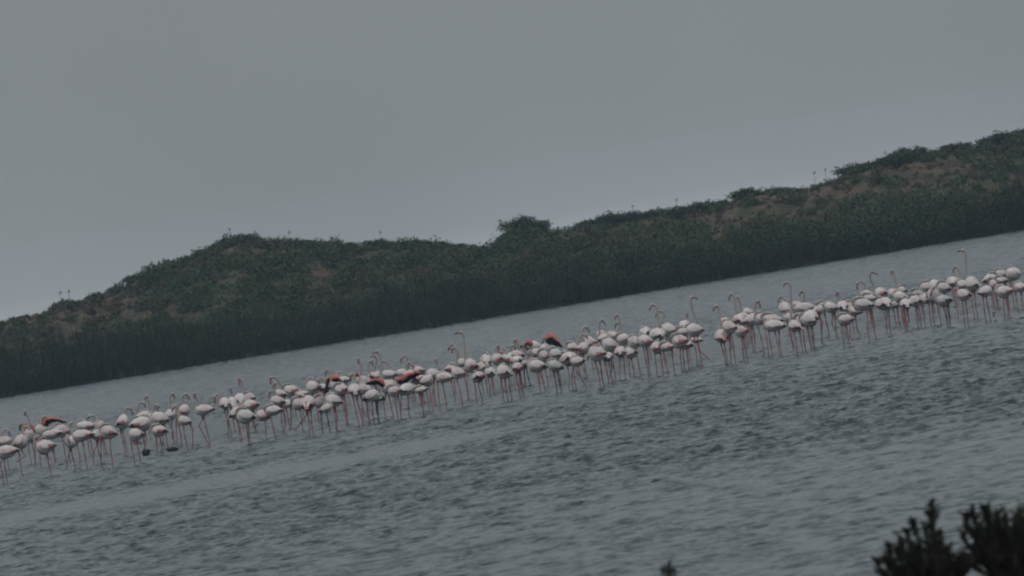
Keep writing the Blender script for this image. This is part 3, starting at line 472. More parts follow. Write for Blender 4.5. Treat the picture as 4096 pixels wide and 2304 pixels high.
# ------------------------------------------------------------------ water
def water_material():
    mt, n, l, p = new_mat("lagoon_water")
    p.inputs['Base Color'].default_value = (0.008, 0.020, 0.025, 1)
    p.inputs['Roughness'].default_value = 0.07
    p.inputs['IOR'].default_value = 1.333
    p.inputs['Specular IOR Level'].default_value = 0.5
    tc = n.new("ShaderNodeTexCoord")

    def noise(scale, detail, rough=.55, rot=0.0):
        mp = n.new("ShaderNodeMapping")
        mp.inputs['Scale'].default_value = (*scale, 1)
        mp.inputs['Rotation'].default_value = (0, 0, rot)
        z = n.new("ShaderNodeTexNoise")
        z.inputs['Scale'].default_value = 1.0
        z.inputs['Detail'].default_value = detail
        z.inputs['Roughness'].default_value = rough
        l.new(tc.outputs['Object'], mp.inputs['Vector'])
        l.new(mp.outputs['Vector'], z.inputs['Vector'])
        return z
    fine = noise((7.0, 8.5), 3, .6, .2)            # capillary ripples
    cat = noise((1.75, 0.66), 4, .64, .06)          # little gusts that roughen the surface in short streaks
    gust = n.new("ShaderNodeMapRange")
    gust.inputs['From Min'].default_value = 0.46
    gust.inputs['From Max'].default_value = 0.66
    gust.inputs['To Min'].default_value = 0.45
    gust.inputs['To Max'].default_value = 3.5
    l.new(cat.outputs['Fac'], gust.inputs['Value'])
    ruf = n.new("ShaderNodeAttribute"); ruf.attribute_name = "tone"
    sp = n.new("ShaderNodeSeparateColor")
    l.new(ruf.outputs['Color'], sp.inputs[0])
    mu = n.new("ShaderNodeMath"); mu.operation = 'MULTIPLY'
    l.new(gust.outputs[0], mu.inputs[0]); l.new(sp.outputs[0], mu.inputs[1])
    ba = n.new("ShaderNodeMath"); ba.operation = 'ADD'
    l.new(mu.outputs[0], ba.inputs[0]); l.new(sp.outputs[1], ba.inputs[1])
    # slopes of the capillary ripples, too small for the mesh, tilt the surface normal
    sub = n.new("ShaderNodeVectorMath"); sub.operation = 'SUBTRACT'
    sub.inputs[1].default_value = (0.5, 0.60, 0.5)     # bias towards the near bank, added so calm water reflects sky, not dune
    l.new(fine.outputs['Color'], sub.inputs[0])
    flat = n.new("ShaderNodeVectorMath"); flat.operation = 'MULTIPLY'
    flat.inputs[1].default_value = (0.9, 1.5, 0.0)
    l.new(sub.outputs[0], flat.inputs[0])
    sc = n.new("ShaderNodeVectorMath"); sc.operation = 'SCALE'
    l.new(flat.outputs[0], sc.inputs[0]); l.new(ba.outputs[0], sc.inputs['Scale'])
    geo = n.new("ShaderNodeNewGeometry")
    add = n.new("ShaderNodeVectorMath"); add.operation = 'ADD'
    l.new(geo.outputs['Normal'], add.inputs[0]); l.new(sc.outputs[0], add.inputs[1])
    nm = n.new("ShaderNodeVectorMath"); nm.operation = 'NORMALIZE'
    l.new(add.outputs[0], nm.inputs[0])
    l.new(nm.outputs[0], p.inputs['Normal'])
    return mt


def wave_tile(n, size, lam_lo, lam_peak, wind, spread, seed):
    """random wind-ripple surface (unit rms), periodic over size metres"""
    rs = np.random.RandomState(seed)
    k1 = np.fft.fftfreq(n, d=size / n) * 2 * np.pi
    kx, ky = np.meshgrid(k1, k1, indexing='ij')
    k = np.hypot(kx, ky); k[0, 0] = 1e-6
    kp = 2 * np.pi / lam_peak
    spec = np.where(k > 0, k ** -4.0 * np.exp(-1.25 * (kp / k) ** 2), 0)
    spec[k > 2 * np.pi / lam_lo] = 0
    cosd = np.abs(np.cos(np.arctan2(ky, kx) - wind))
    spec = spec * cosd ** spread
    a = (rs.randn(n, n) + 1j * rs.randn(n, n)) * np.sqrt(spec)
    h = np.fft.ifft2(a).real
    return h / h.std()


def tile_at(h, size, x, y):
    n = h.shape[0]
    u = x / size * n; v = y / size * n
    i = np.floor(u).astype(int); j = np.floor(v).astype(int)
    fu = u - i; fv = v - j
    i0, i1, j0, j1 = i % n, (i + 1) % n, j % n, (j + 1) % n
    return (h[i0, j0] * (1 - fu) + h[i1, j0] * fu) * (1 - fv) + (h[i0, j1] * (1 - fu) + h[i1, j1] * fu) * fv


def sstep(a, b, x):
    t = np.clip((x - a) / (b - a), 0, 1)
    return t * t * (3 - 2 * t)


def ripple_amount(X, Y):
    """how ruffled the lagoon is: gusty patches, slicks lying along the flock, lee of the flock, calmer near bank"""
    l1, l2 = lattice(3), lattice(4)
    wob = (fbm(X / 9.0, Y / 30.0, l1, 3) - 0.47) * 2
    amt = 0.72 + 0.75 * (fbm(X / 7.0, Y / 14.0, l2, 4) - 0.45)
    # the slick in front of the left half of the flock
    c = 117.5 + 0.45 * (X + 6) + wob * 2.0
    slick = np.exp(-((Y - c) / 5.2) ** 2) * (1 - sstep(-1.5, 1.5, X + wob))
    amt = amt * (1 - 0.99 * slick)
    # shallow calm strip among and just behind the flock
    lo = 157.0 + wob * 3.0
    calm = sstep(lo - 0.6, lo + 0.6, Y) * (1 - sstep(174, 184, Y + wob * 4)) * (1 - 0.5 * sstep(5, 10, X))
    amt = amt * (1 - 0.85 * calm)
    front = sstep(137, 146, Y + wob * 2) * (1 - sstep(lo - 1, lo, Y))
    amt = amt * (1 - 0.35 * front)
    amt = amt * (1 - 0.50 * sstep(96, 74, Y + wob * 4))
    amt = amt * (1 - 0.5 * sstep(184, 250, Y))
    return np.clip(amt, 0.02, 2), 0.55 * calm + 0.10 + 0.30 * slick


def make_water():
    ys = [48.0]
    while ys[-1] < 338:
        ys.append(ys[-1] + 0.00092 * ys[-1])
    ys = np.array(ys)
    nc = 400
    sx = np.linspace(-1, 1, nc)
    W = 0.080 * ys + 3.0
    X = sx[None, :] * W[:, None]
    Y = np.repeat(ys[:, None], nc, axis=1)
    t1 = wave_tile(1024, 41.0, 0.14, 0.33, math.radians(80), 2.5, 1)
    t2 = wave_tile(512, 29.0, 0.20, 0.68, math.radians(104), 3.5, 2)
    cr, sr_ = math.cos(0.2), math.sin(0.2)
    h = 0.0080 * tile_at(t1, 41.0, X, Y) + 0.0050 * tile_at(t2, 29.0, X * cr - Y * sr_, X * sr_ + Y * cr)
    h = h + 0.5 * h * np.abs(h) / 0.009
    edge = sstep(0, 0.03, 1 - np.abs(sx))[None, :] * (sstep(48, 52, ys) * (1 - sstep(325, 334, ys)))[:, None]
    amt, base = ripple_amount(X, Y)
    Z = h * amt * edge
    nrw = len(ys)
    verts = np.stack([X, Y, Z], -1).reshape(-1, 3)
    idx = np.arange(nrw * nc).reshape(nrw, nc)
    quads = np.stack([idx[:-1, :-1], idx[:-1, 1:], idx[1:, 1:], idx[1:, :-1]], -1).reshape(-1, 4)
    # open water all round the ruffled part
    B = 600.0
    ex = [(-B, -40, 0), (X[0, 0], -40, 0), (X[0, -1], -40, 0), (B, -40, 0),
          (-B, ys[0], 0), (B, ys[0], 0), (-B, ys[-1], 0), (B, ys[-1], 0),
          (-B, 460, 0), (X[-1, 0], 460, 0), (X[-1, -1], 460, 0), (B, 460, 0)]
    k = len(verts)
    verts = np.vstack([verts, np.array(ex)])
    ruf = np.stack([np.concatenate([amt.ravel(), np.full(len(ex), .6)]), np.concatenate([base.ravel(), np.full(len(ex), .1)]), np.zeros(len(verts))], 1)
    a, b, c, d = idx[0, 0], idx[0, -1], idx[-1, 0], idx[-1, -1]
    extra = np.array([(k, k + 1, a, k + 4), (k + 1, k + 2, b, a), (k + 2, k + 3, k + 5, b),
                      (k + 4, a, c, k + 6), (b, k + 5, k + 7, d),
                      (k + 6, c, k + 9, k + 8), (c, d, k + 10, k + 9), (d, k + 7, k + 11, k + 10)])
    quads = np.vstack([quads, extra])
    return np_mesh("water", verts, quads, water_material(), smooth=True, tone=ruf, kind="structure")


make_water()

# ------------------------------------------------------------------ dune shore behind the lagoon
LT1, LT2, LT3 = lattice(21), lattice(22), lattice(23)
SKX = np.array([p[0] for p in SKYLINE]); SKZ = np.array([p[1] for p in SKYLINE])


def ridge(x):
    r = np.interp(x, SKX, SKZ)
    out = np.maximum(np.abs(x) - 26, 0)
    return r + np.minimum(out / 20, 1) * (fbm(x / 12.0, x * 0 + 3.0, LT1, 3) - 0.5) * 4


SHORE = 13.8          # the shore lies 327 m off; dune shapes below are laid out from y = 313


def dune_z(x, y):
    y = y - SHORE
    ry = 344 + 8 * fbm(x / 11.0, x * 0, LT2, 2)
    R = ridge(x) - 0.42
    sh = 313.6 + 1.2 * (fbm(x / 5.0, x * 0 + 9, LT3, 3) - 0.45)
    q = np.clip((y - sh - 5) / (ry - sh - 5), 0, 1)
    bank = -0.35 + 0.75 * sstep(sh - 2, sh + 3, y)
    up_ = np.maximum(R - 0.4, 0.2) * (0.25 * q + 0.75 * q * q * (3 - 2 * q))
    lump = (fbm(x / 4.0, y / 5.0, LT1, 3) - 0.47) * 1.3 * sstep(0.05, 0.4, q) * (1 - 0.75 * sstep(0.75, 1.0, q))
    back = sstep(ry + 2, 450, y)
    return bank + up_ * (1 - 0.75 * back) + lump - 0.02 * np.maximum(y - ry, 0) * (y < 450)


def dry_mask(x, y):
    """open sandy, dry-grass patches of the dune (1 = bare)"""
    y = y - SHORE
    n_ = fbm(x / 6.5 + 3, y / 9.0 + 1, LT2, 4)
    mk = sstep(0.46, 0.62, n_) * .9
    for (cx, cy, rx, ry_, s) in [(-23, 338, 7.5, 9, 1), (-15, 331, 4, 4, .8), (-6.2, 336, 2.6, 5, 1), (3.6, 343, 1.8, 4, 1),
                                 (8.5, 341, 5, 6, .9), (16, 339, 5, 7, .95), (22.5, 338, 6.5, 8, 1), (-11, 327, 4, 3, .6)]:
        mk = np.maximum(mk, s * np.exp(-(((x - cx) / rx) ** 2 + ((y - cy) / ry_) ** 2) * 1.4))
    for (cx, cy, rx, ry_) in [(-14, 343, 5.5, 7), (-10, 338, 4, 7), (-3, 341, 3.5, 7), (1, 340, 3, 7), (-12, 334, 3.5, 4)]:
        mk = mk * (1 - .9 * np.exp(-(((x - cx) / rx) ** 2 + ((y - cy) / ry_) ** 2) * 1.2))
    return np.clip(mk, 0, 1)


def dune_material():
    mt, n, l, p = new_mat("dune_sand_and_dry_grass")
    tc = n.new("ShaderNodeTexCoord")
    def noise(sc, det):
        mp = n.new("ShaderNodeMapping"); mp.inputs['Scale'].default_value = (sc, sc * .7, sc)
        z = n.new("ShaderNodeTexNoise"); z.inputs['Scale'].default_value = 1; z.inputs['Detail'].default_value = det
        l.new(tc.outputs['Object'], mp.inputs['Vector']); l.new(mp.outputs[0], z.inputs['Vector'])
        return z
    a = noise(0.8, 6); b = noise(3.0, 5)
    r1 = n.new("ShaderNodeValToRGB")
    e = r1.color_ramp.elements
    e[0].position = 0.35; e[0].color = (0.038, 0.044, 0.029, 1)
    e[1].position = 0.68; e[1].color = (0.105, 0.078, 0.058, 1)
    l.new(a.outputs['Fac'], r1.inputs['Fac'])
    mx = n.new("ShaderNodeMix"); mx.data_type = 'RGBA'; mx.blend_type = 'MULTIPLY'; mx.inputs['Factor'].default_value = .7
    r2 = n.new("ShaderNodeMapRange"); r2.inputs['From Min'].default_value = .3; r2.inputs['From Max'].default_value = .7
    r2.inputs['To Min'].default_value = .6; r2.inputs['To Max'].default_value = 1.3
    l.new(b.outputs['Fac'], r2.inputs['Value'])
    l.new(r1.outputs['Color'], mx.inputs['A']); l.new(r2.outputs[0], mx.inputs['B'])
    l.new(mx.outputs['Result'], p.inputs['Base Color'])
    p.inputs['Roughness'].default_value = 0.95
    p.inputs['Specular IOR Level'].default_value = 0.1
    return mt


def make_dune():
    xs = np.concatenate([np.linspace(-600, -70, 60), np.linspace(-69, 69, 420), np.linspace(70, 600, 60)])
    ys = np.concatenate([np.linspace(322, 370, 120), np.linspace(371, 455, 40)])
    X, Y = np.meshgrid(xs, ys, indexing='xy')
    Z = dune_z(X, Y)
    idx = np.arange(X.size).reshape(X.shape)
    q = np.stack([idx[:-1, :-1], idx[:-1, 1:], idx[1:, 1:], idx[1:, :-1]], -1).reshape(-1, 4)
    return np_mesh("dune", np.stack([X, Y, Z], -1).reshape(-1, 3), q, dune_material(), smooth=True, kind="structure")


make_dune()
LEAF = attr_mat("scrub_leaves")
TONES = np.array([(0.043, 0.070, 0.037), (0.034, 0.056, 0.035), (0.055, 0.076, 0.040), (0.064, 0.060, 0.040),
                  (0.047, 0.076, 0.041), (0.041, 0.061, 0.041)])


def leaf_cloud(rs, n, cen, rad, size, tone, flat=0.85):
    """n small leaf sprays in a lumpy ellipsoid crown"""
    d = rs.randn(n, 3); d /= np.linalg.norm(d, axis=1)[:, None]
    lump = 1 + 0.28 * np.sin(d[:, :1] * 5 + rs.rand() * 6) * np.cos(d[:, 1:2] * 4 + rs.rand() * 6) + 0.15 * np.sin(d[:, 2:3] * 9 + rs.rand() * 6)
    r = rs.rand(n, 1) ** 0.45 * lump
    c = cen + d * r * rad
    a = rs.randn(n, 3); a /= np.linalg.norm(a, axis=1)[:, None]
    b = np.cross(a, rs.randn(n, 3)); b /= np.linalg.norm(b, axis=1)[:, None]
    s = size * (0.6 + 0.8 * rs.rand(n, 1))
    a = a * s; b = b * s * 0.55
    v = np.stack([c - a, c + b * 0.9, c + a, c - b * 0.9], 1).reshape(-1, 3)
    t = tone * (1.0 + 0.25 * rs.rand(n, 1))
    return v, np.repeat(t, 4, axis=0)


def make_scrub():
    rs = np.random.RandomState(31)
    V, T = [], []
    cnt = 0
    while cnt < 3300:
        x = rs.uniform(-44, 44); y = 330.3 + rs.rand() * 38
        dm = float(dry_mask(np.array(x), np.array(y)))
        if rs.rand() < dm * 0.93: continue
        r = rs.uniform(0.28, 0.85) * (1 - 0.3 * dm)
        if y < 339 and rs.rand() < .4: r *= 1.7
        near_ridge = y > 355
        if near_ridge: r *= 0.55
        z = float(dune_z(np.array(x), np.array(y)))
        tone = TONES[int(6 * min(0.999, abs(float(vnoise(np.array(x / 3.1), np.array(y / 3.7), LT3)) * 0.75 + rs.rand() * 0.25)))]
        hgt = r * rs.uniform(0.55, 0.95)
        v, t = leaf_cloud(rs, int(70 + 260 * r), np.array([x, y, z + hgt * 0.55]), np.array([r * rs.uniform(.9, 1.5), r, hgt]), 0.075, tone)
        V.append(v); T.append(t); cnt += 1
    # dry grass tussocks on the open patches
    cnt = 0
    while cnt < 1500:
        x = rs.uniform(-44, 44); y = 332 + rs.rand() * 34
        if rs.rand() > float(dry_mask(np.array(x), np.array(y))): continue
        z = float(dune_z(np.array(x), np.array(y)))
        tone = np.array([(0.088, 0.070, 0.050), (0.068, 0.062, 0.040), (0.102, 0.079, 0.059)][rs.randint(3)])
        v, t = leaf_cloud(rs, 22, np.array([x, y, z + 0.08]), np.array([.22, .22, .16]), 0.09, tone)
        V.append(v); T.append(t); cnt += 1
    # taller thicket along the water's edge, grown through the reeds
    for _ in range(1250):
        x = rs.uniform(-46, 46); y = 328.0 + 9.5 * rs.rand()
        z = max(float(dune_z(np.array(x), np.array(y))), 0)
        hg = (.35 + 1.5 * float(fbm(np.array(x / 5.0), np.array(4.0), LT1, 4))) * rs.uniform(.5, 1.3)
        r = rs.uniform(.35, 1.0)
        tone = TONES[rs.randint(6)] * .85
        v, t = leaf_cloud(rs, int(170 + 220 * r), np.array([x, y, z + hg * .55]), np.array([r, r * .8, hg * .62]), .07, tone)
        V.append(v); T.append(t)
    V = np.vstack(V); T = np.vstack(T)
    q = np.arange(len(V)).reshape(-1, 4)
    o = np_mesh("scrub", V, q, LEAF, tone=T, kind="stuff")
    tag(o, "low green and brown scrub covering the dune behind the lagoon", "scrub")


make_scrub()


def make_reeds():
    rs = np.random.RandomState(41)
    n = 40000
    x = np.concatenate([rs.uniform(-46, 46, n - 6000), rs.uniform(-110, 110, 6000)])
    d = rs.rand(n) ** 1.3
    sh = SHORE + 313.6 + 1.2 * (fbm(x / 5.0, x * 0 + 9, LT3, 3) - 0.45)
    y = sh - 0.6 + d * 8.0
    hmax = 0.25 + 3.0 * fbm(x / 7.0, x * 0 + 2.0, LT1, 4)
    h = hmax * (0.25 + 0.85 * rs.rand(n) ** 1.2) * (0.75 + 0.35 * np.minimum(d * 2, 1))
    z0 = np.maximum(dune_z(x, y), -0.1)
    lean = rs.randn(n, 2) * 0.10
    lean[:, 0] += 0.03
    w = rs.uniform(0.008, 0.017, n)
    ang = rs.uniform(0, math.pi, n)
    wx, wy = np.cos(ang) * w, np.sin(ang) * w
    lx, ly = lean[:, 0] * h, lean[:, 1] * h
    v = np.stack([
        np.stack([x - wx, y - wy, z0], 1), np.stack([x + wx, y + wy, z0], 1),
        np.stack([x + lx * .4 + wx, y + ly * .4 + wy, z0 + h * .6], 1), np.stack([x + lx * .4 - wx, y + ly * .4 - wy, z0 + h * .6], 1),
        np.stack([x + lx * 1.3 + wx * .15, y + ly * 1.3, z0 + h], 1), np.stack([x + lx * 1.3 - wx * .15, y + ly * 1.3, z0 + h], 1)], 1)
    V = v.reshape(-1, 3)
    base = np.arange(n)[:, None] * 6
    q = np.stack([base + np.array([0, 1, 2, 3]), base + np.array([3, 2, 4, 5])], 1).reshape(-1, 4)
    pal = np.array([(0.022, 0.035, 0.025), (0.027, 0.040, 0.027), (0.030, 0.034, 0.026), (0.019, 0.031, 0.025)])
    sel = np.clip((fbm(x / 4.0, y / 4.0, LT2, 3) * 3.2 + rs.rand(n) * 1.2).astype(int) % 4, 0, 3)
    t = pal[sel] * (0.7 + 0.5 * rs.rand(n, 1))
    T = np.repeat(t, 6, axis=0)
    # loose leaves arching off the upper stems
    pick = np.repeat(rs.choice(n, 12000, replace=False), 6)
    g = rs.uniform(.45, 1.0, len(pick))
    c = np.stack([x[pick] + lx[pick] * g, y[pick] + ly[pick] * g, z0[pick] + h[pick] * g], 1)
    d = rs.randn(len(pick), 3); d[:, 2] = np.abs(d[:, 2]) * .5; d /= np.linalg.norm(d, axis=1)[:, None]
    sd_ = np.cross(d, np.array([0, 0, 1.0])); sd_ /= np.linalg.norm(sd_, axis=1)[:, None] + 1e-6
    ln = rs.uniform(.10, .22, (len(pick), 1))
    lv = np.stack([c, c + d * ln * .5 + sd_ * .022, c + d * ln - np.array([0, 0, .03]), c + d * ln * .5 - sd_ * .022], 1).reshape(-1, 3)
    q = np.vstack([q, np.arange(len(lv)).reshape(-1, 4) + len(V)])
    V = np.vstack([V, lv])
    lt = np.array([(0.036, 0.050, 0.028), (0.046, 0.058, 0.032), (0.030, 0.044, 0.028)])[rs.randint(0, 3, len(pick))]
    T = np.vstack([T, np.repeat(lt, 4, axis=0)])
    o = np_mesh("reed_bed", V, q, LEAF, tone=T, kind="stuff")
    tag(o, "dense dark green reed bed along the far shore of the lagoon", "reeds")


make_reeds()
BARK = simple_mat("bark", (0.05, 0.04, 0.032), 0.9)


def bush(x, dy, rx, hz, label, tone, seed, n=None):
    rs = np.random.RandomState(seed)
    ry = SHORE + float(344 + 8 * fbm(np.array(x) / 11.0, np.array(0.0), LT2, 2)) + dy
    z = float(dune_z(np.array(x), np.array(ry)))
    root = tag(bpy.data.objects.new("scrub_bush", None), label, "bush", "bushes standing out on the dune")
    root.location = (x, ry, z - .06); COL.objects.link(root)
    V, T = [], []
    k = max(3, int(rx * 5))
    for i in range(k):
        cx = rs.uniform(-1, 1) * rx * 0.75
        ht = hz * (1 - 0.45 * (cx / rx) ** 2) * rs.uniform(0.75, 1.0)
        v, t = leaf_cloud(rs, int(480 * max(rx / k * 3, .5)), np.array([cx, rs.uniform(-.4, .4) * rx, ht * 0.55]),
                          np.array([rx * 1.6 / k + .16, rx * .6, ht * 0.46]), 0.06, np.array(tone) * rs.uniform(.8, 1.2))
        V.append(v); T.append(t)
    V = np.vstack(V); T = np.vstack(T)
    np_mesh("crown", V, np.arange(len(V)).reshape(-1, 4), LEAF, tone=T, parent=root)
    mb = MB()
    for i in range(4):
        tx = rs.uniform(-.6, .6) * rx
        mb.tube([(tx * .2, 0, -.1), (tx * .5, rs.uniform(-.1, .1), hz * .35), (tx, rs.uniform(-.2, .2), hz * .75)], [.035, .025, .01], 5)
    mb.build("trunk", BARK, root)


GR, DG, OL, BR = (0.036, 0.060, 0.032), (0.027, 0.042, 0.028), (0.052, 0.058, 0.030), (0.048, 0.042, 0.030)
# x, offset from ridge line, half width, height
BUSHES = [
    (-20.9, 0, .5, .6, "small dark bush on the low left end of the dune ridge", DG),
    (-20.0, 0.3, .35, .75, "round dark bush just right of the low bush at the dune's left end", DG),
    (-18.7, 0, .9, .55, "wide low bush where the left dune begins to climb", GR),
    (-14.6, 0, 1.3, .55, "long shaggy bush on the climbing crest of the left dune", GR),
    (-13.4, 0.5, .9, .95, "tall dark bush crowning the highest point of the left dune", DG),
    (-12.6, -.3, .7, .85, "dark bush on the right shoulder of the left dune's summit", DG),
    (-9.9, 0, .9, .65, "green domed bush on the flat crest right of the left summit", GR),
    (-8.4, 0, .8, .60, "olive domed bush on the crest before the small dip", OL),
    (-6.2, 0, .6, .75, "dark bush sticking up in the middle of the dune saddle", DG),
    (-4.7, 0, .9, .55, "low green bush right of the dark one in the dune saddle", GR),
    (-2.7, 0, 1.0, .55, "flat green bush on the crest sloping to the central dip", GR),
    (0.85, 0, 1.0, 1.15, "big round green bush with steep left side right of the central dip", GR),
    (1.8, .4, .8, .85, "smaller green bush against the right side of the big round one", GR),
    (3.9, 0, .4, .55, "dark little bush at the start of the long right-hand crest", DG),
    (4.9, 0, .3, .5, "tiny black-green bush on the bare brown crest", DG),
    (6.4, -1, 1.2, .8, "spreading dark bush just below the long right-hand crest", DG),
    (12.8, 0, 1.1, .85, "wide bright green bush on the first rise of the right-hand crest", GR),
    (14.1, .3, .9, .70, "low green bush trailing right from the wide bright one", GR),
    (18.1, 0, .8, .85, "green bush mounding up on the steeper right-hand rise", GR),
    (19.7, 0, .7, .85, "dark green bush below the bare brown knoll", DG),
    (20.7, 0, .45, .95, "dark peaked bush, left of the pair on the brown knoll", DG),
    (21.4, 0, .4, .95, "dark peaked bush, right of the pair on the brown knoll", DG),
    (20.6, -3.2, 1.3, 1.1, "large dark green bush on the slope under the brown knoll", GR),
    (23.4, 0, 1.0, .80, "brownish bush on the crest near the right edge", BR),
    (25.9, 0, 1.3, .85, "dark bush on the highest crest at the right edge", DG),
    (-17.0, -5, 1.4, .9, "dark bush halfway down the left dune below its first climb", DG),
    (9.8, -4, 1.5, .9, "dark green bush on the middle of the long right slope", DG),
]
for i, (x, dy, rx, hz, lb, tn) in enumerate(BUSHES):
    bush(x * 1.04, dy, rx * 1.2, hz * .82, lb, tn, 100 + i)

STALK = simple_mat("dry_stalk_stem", (0.03, 0.03, 0.026), 0.9)


def stalk(x, h, label, seed, fork=0):
    rs = random.Random(seed)
    ry = SHORE + float(344 + 8 * fbm(np.array(x) / 11.0, np.array(0.0), LT2, 2))
    z = float(dune_z(np.array(x), np.array(ry)))
    root = bpy.data.objects.new("flower_stalk", None)
    tag(root, label, "stalk", "thin stalks along the dune crest")
    root.location = (x, ry, z); COL.objects.link(root)
    mb = MB()
    lean = rs.uniform(-.08, .08)
    top = Vector((lean * h, 0, h))
    mb.tube([(0, 0, -.1), (lean * h * .4, .02, h * .5), top], [.013, .011, .007], 5)
    mb.build("stem", STALK, root)
    hb = MB()
    for k in range(5 + fork * 3):
        a = rs.uniform(0, 6.28); t = rs.uniform(.86, 1.0)
        p = Vector((lean * h * t, 0, h * t))
        q = p + Vector((math.cos(a) * rs.uniform(.04, .11), math.sin(a) * .12, rs.uniform(.02, .10)))
        hb.tube([p, (p + q) / 2 + Vector((0, 0, -.01)), q], [.008, .008, .022], 5)
    hb.build("seed_head", STALK, root)


STALKS = [(-22.6, 1.25, "left one of the two thin stalks at the dune's far left end"),
          (-22.15, 1.25, "right one of the two thin stalks at the dune's far left end"),
          (-17.8, .95, "thin stalk on the crest where the left dune climbs steeply"),
          (-15.2, .95, "thin stalk on the left dune halfway up to its summit"),
          (-13.5, 1.5, "thin stalk above the tall bush on the left summit"),
          (-12.25, 1.25, "thin stalk just right of the left summit"),
          (-10.6, 1.3, "thin stalk on the flat crest right of the left summit"),
          (-6.15, 1.35, "thin stalk over the dark bush in the dune saddle"),
          (-3.4, 1.2, "thin stalk on the crest before the central dip"),
          (6.7, 1.2, "thin stalk at the start of the long right-hand crest"),
          (8.9, 1.1, "thin stalk in the middle of the long right-hand crest"),
          (16.05, 1.5, "tall stalk, left of the three on the right-hand rise"),
          (16.65, 1.4, "tall stalk, middle of the three on the right-hand rise"),
          (17.2, 1.35, "thin stalk, right of the three on the right-hand rise")]
for i, (x, h, lb) in enumerate(STALKS):
    stalk(x * 1.04, h * .6, lb, 300 + i, 1 if i in (0, 1, 11, 12) else 0)

# ------------------------------------------------------------------ flamingos
def plumage_mat(name, pale, flush):
    """white feathers flushed with pink in soft uneven patches, more on some birds than on others"""
    mt, n, l, p = new_mat(name)
    tc = n.new("ShaderNodeTexCoord"); oi = n.new("ShaderNodeObjectInfo")
    ad = n.new("ShaderNodeVectorMath"); ad.operation = 'ADD'
    l.new(tc.outputs['Object'], ad.inputs[0]); l.new(oi.outputs['Location'], ad.inputs[1])
    nz = n.new("ShaderNodeTexNoise"); nz.inputs['Scale'].default_value = 7.0; nz.inputs['Detail'].default_value = 4
    l.new(ad.outputs[0], nz.inputs['Vector'])
    mr = n.new("ShaderNodeMapRange"); mr.inputs['From Min'].default_value = .38; mr.inputs['From Max'].default_value = .72
    l.new(nz.outputs['Fac'], mr.inputs['Value'])
    ml = n.new("ShaderNodeMath"); ml.operation = 'MULTIPLY'
    l.new(mr.outputs[0], ml.inputs[0])
    m3 = n.new("ShaderNodeMapRange"); m3.inputs['To Min'].default_value = .25; m3.inputs['To Max'].default_value = 1.2
    l.new(oi.outputs['Random'], m3.inputs['Value']); l.new(m3.outputs[0], ml.inputs[1])
    mx = n.new("ShaderNodeMix"); mx.data_type = 'RGBA'
    mx.inputs['A'].default_value = (*pale, 1); mx.inputs['B'].default_value = (*flush, 1)
    l.new(ml.outputs[0], mx.inputs['Factor'])
    l.new(mx.outputs['Result'], p.inputs['Base Color'])
    p.inputs['Roughness'].default_value = .85
    p.inputs['Specular IOR Level'].default_value = .2
    return mt


PLUME = plumage_mat("white_plumage", (0.60, 0.56, 0.555), (0.45, 0.31, 0.305))
NECK = simple_mat("neck_plumage", (0.38, 0.33, 0.305), 0.85, 0.12, 14)
LEGM = simple_mat("pink_leg", (0.31, 0.125, 0.125), 0.6, 0.25, 9)
COVERT = simple_mat("red_coverts", (0.52, 0.14, 0.125), 0.75, 0.2, 20)
ROSE = simple_mat("rose_feathers", (0.40, 0.155, 0.15), 0.8, 0.25, 20)
BLACKF = simple_mat("black_flight_feathers", (0.014, 0.014, 0.017), 0.6, 0.3, 20)
BILLP = simple_mat("pink_bill", (0.30, 0.115, 0.11), 0.5, 0.15, 20)
BILLB = simple_mat("black_bill_tip", (0.012, 0.012, 0.013), 0.4, 0.2, 20)
GREYP = simple_mat("grey_young_plumage", (0.46, 0.44, 0.43), 0.85, 0.12, 14)
GREYN = simple_mat("grey_young_neck", (0.30, 0.285, 0.27), 0.85, 0.12, 14)
GREYL = simple_mat("grey_young_leg", (0.060, 0.055, 0.058), 0.6, 0.2, 9)
DARKC = simple_mat("brown_young_coverts", (0.10, 0.085, 0.08), 0.8, 0.2, 20)

PT = [0.0, .025, .07, .14, .24, .36, .48, .60, .70, .79, .87, .94, 1.0]
PR = [.05, .36, .60, .80, .94, 1.0, .98, .90, .78, .62, .44, .27, .10]


def prof(t):
    return float(np.interp(t, PT, PR))


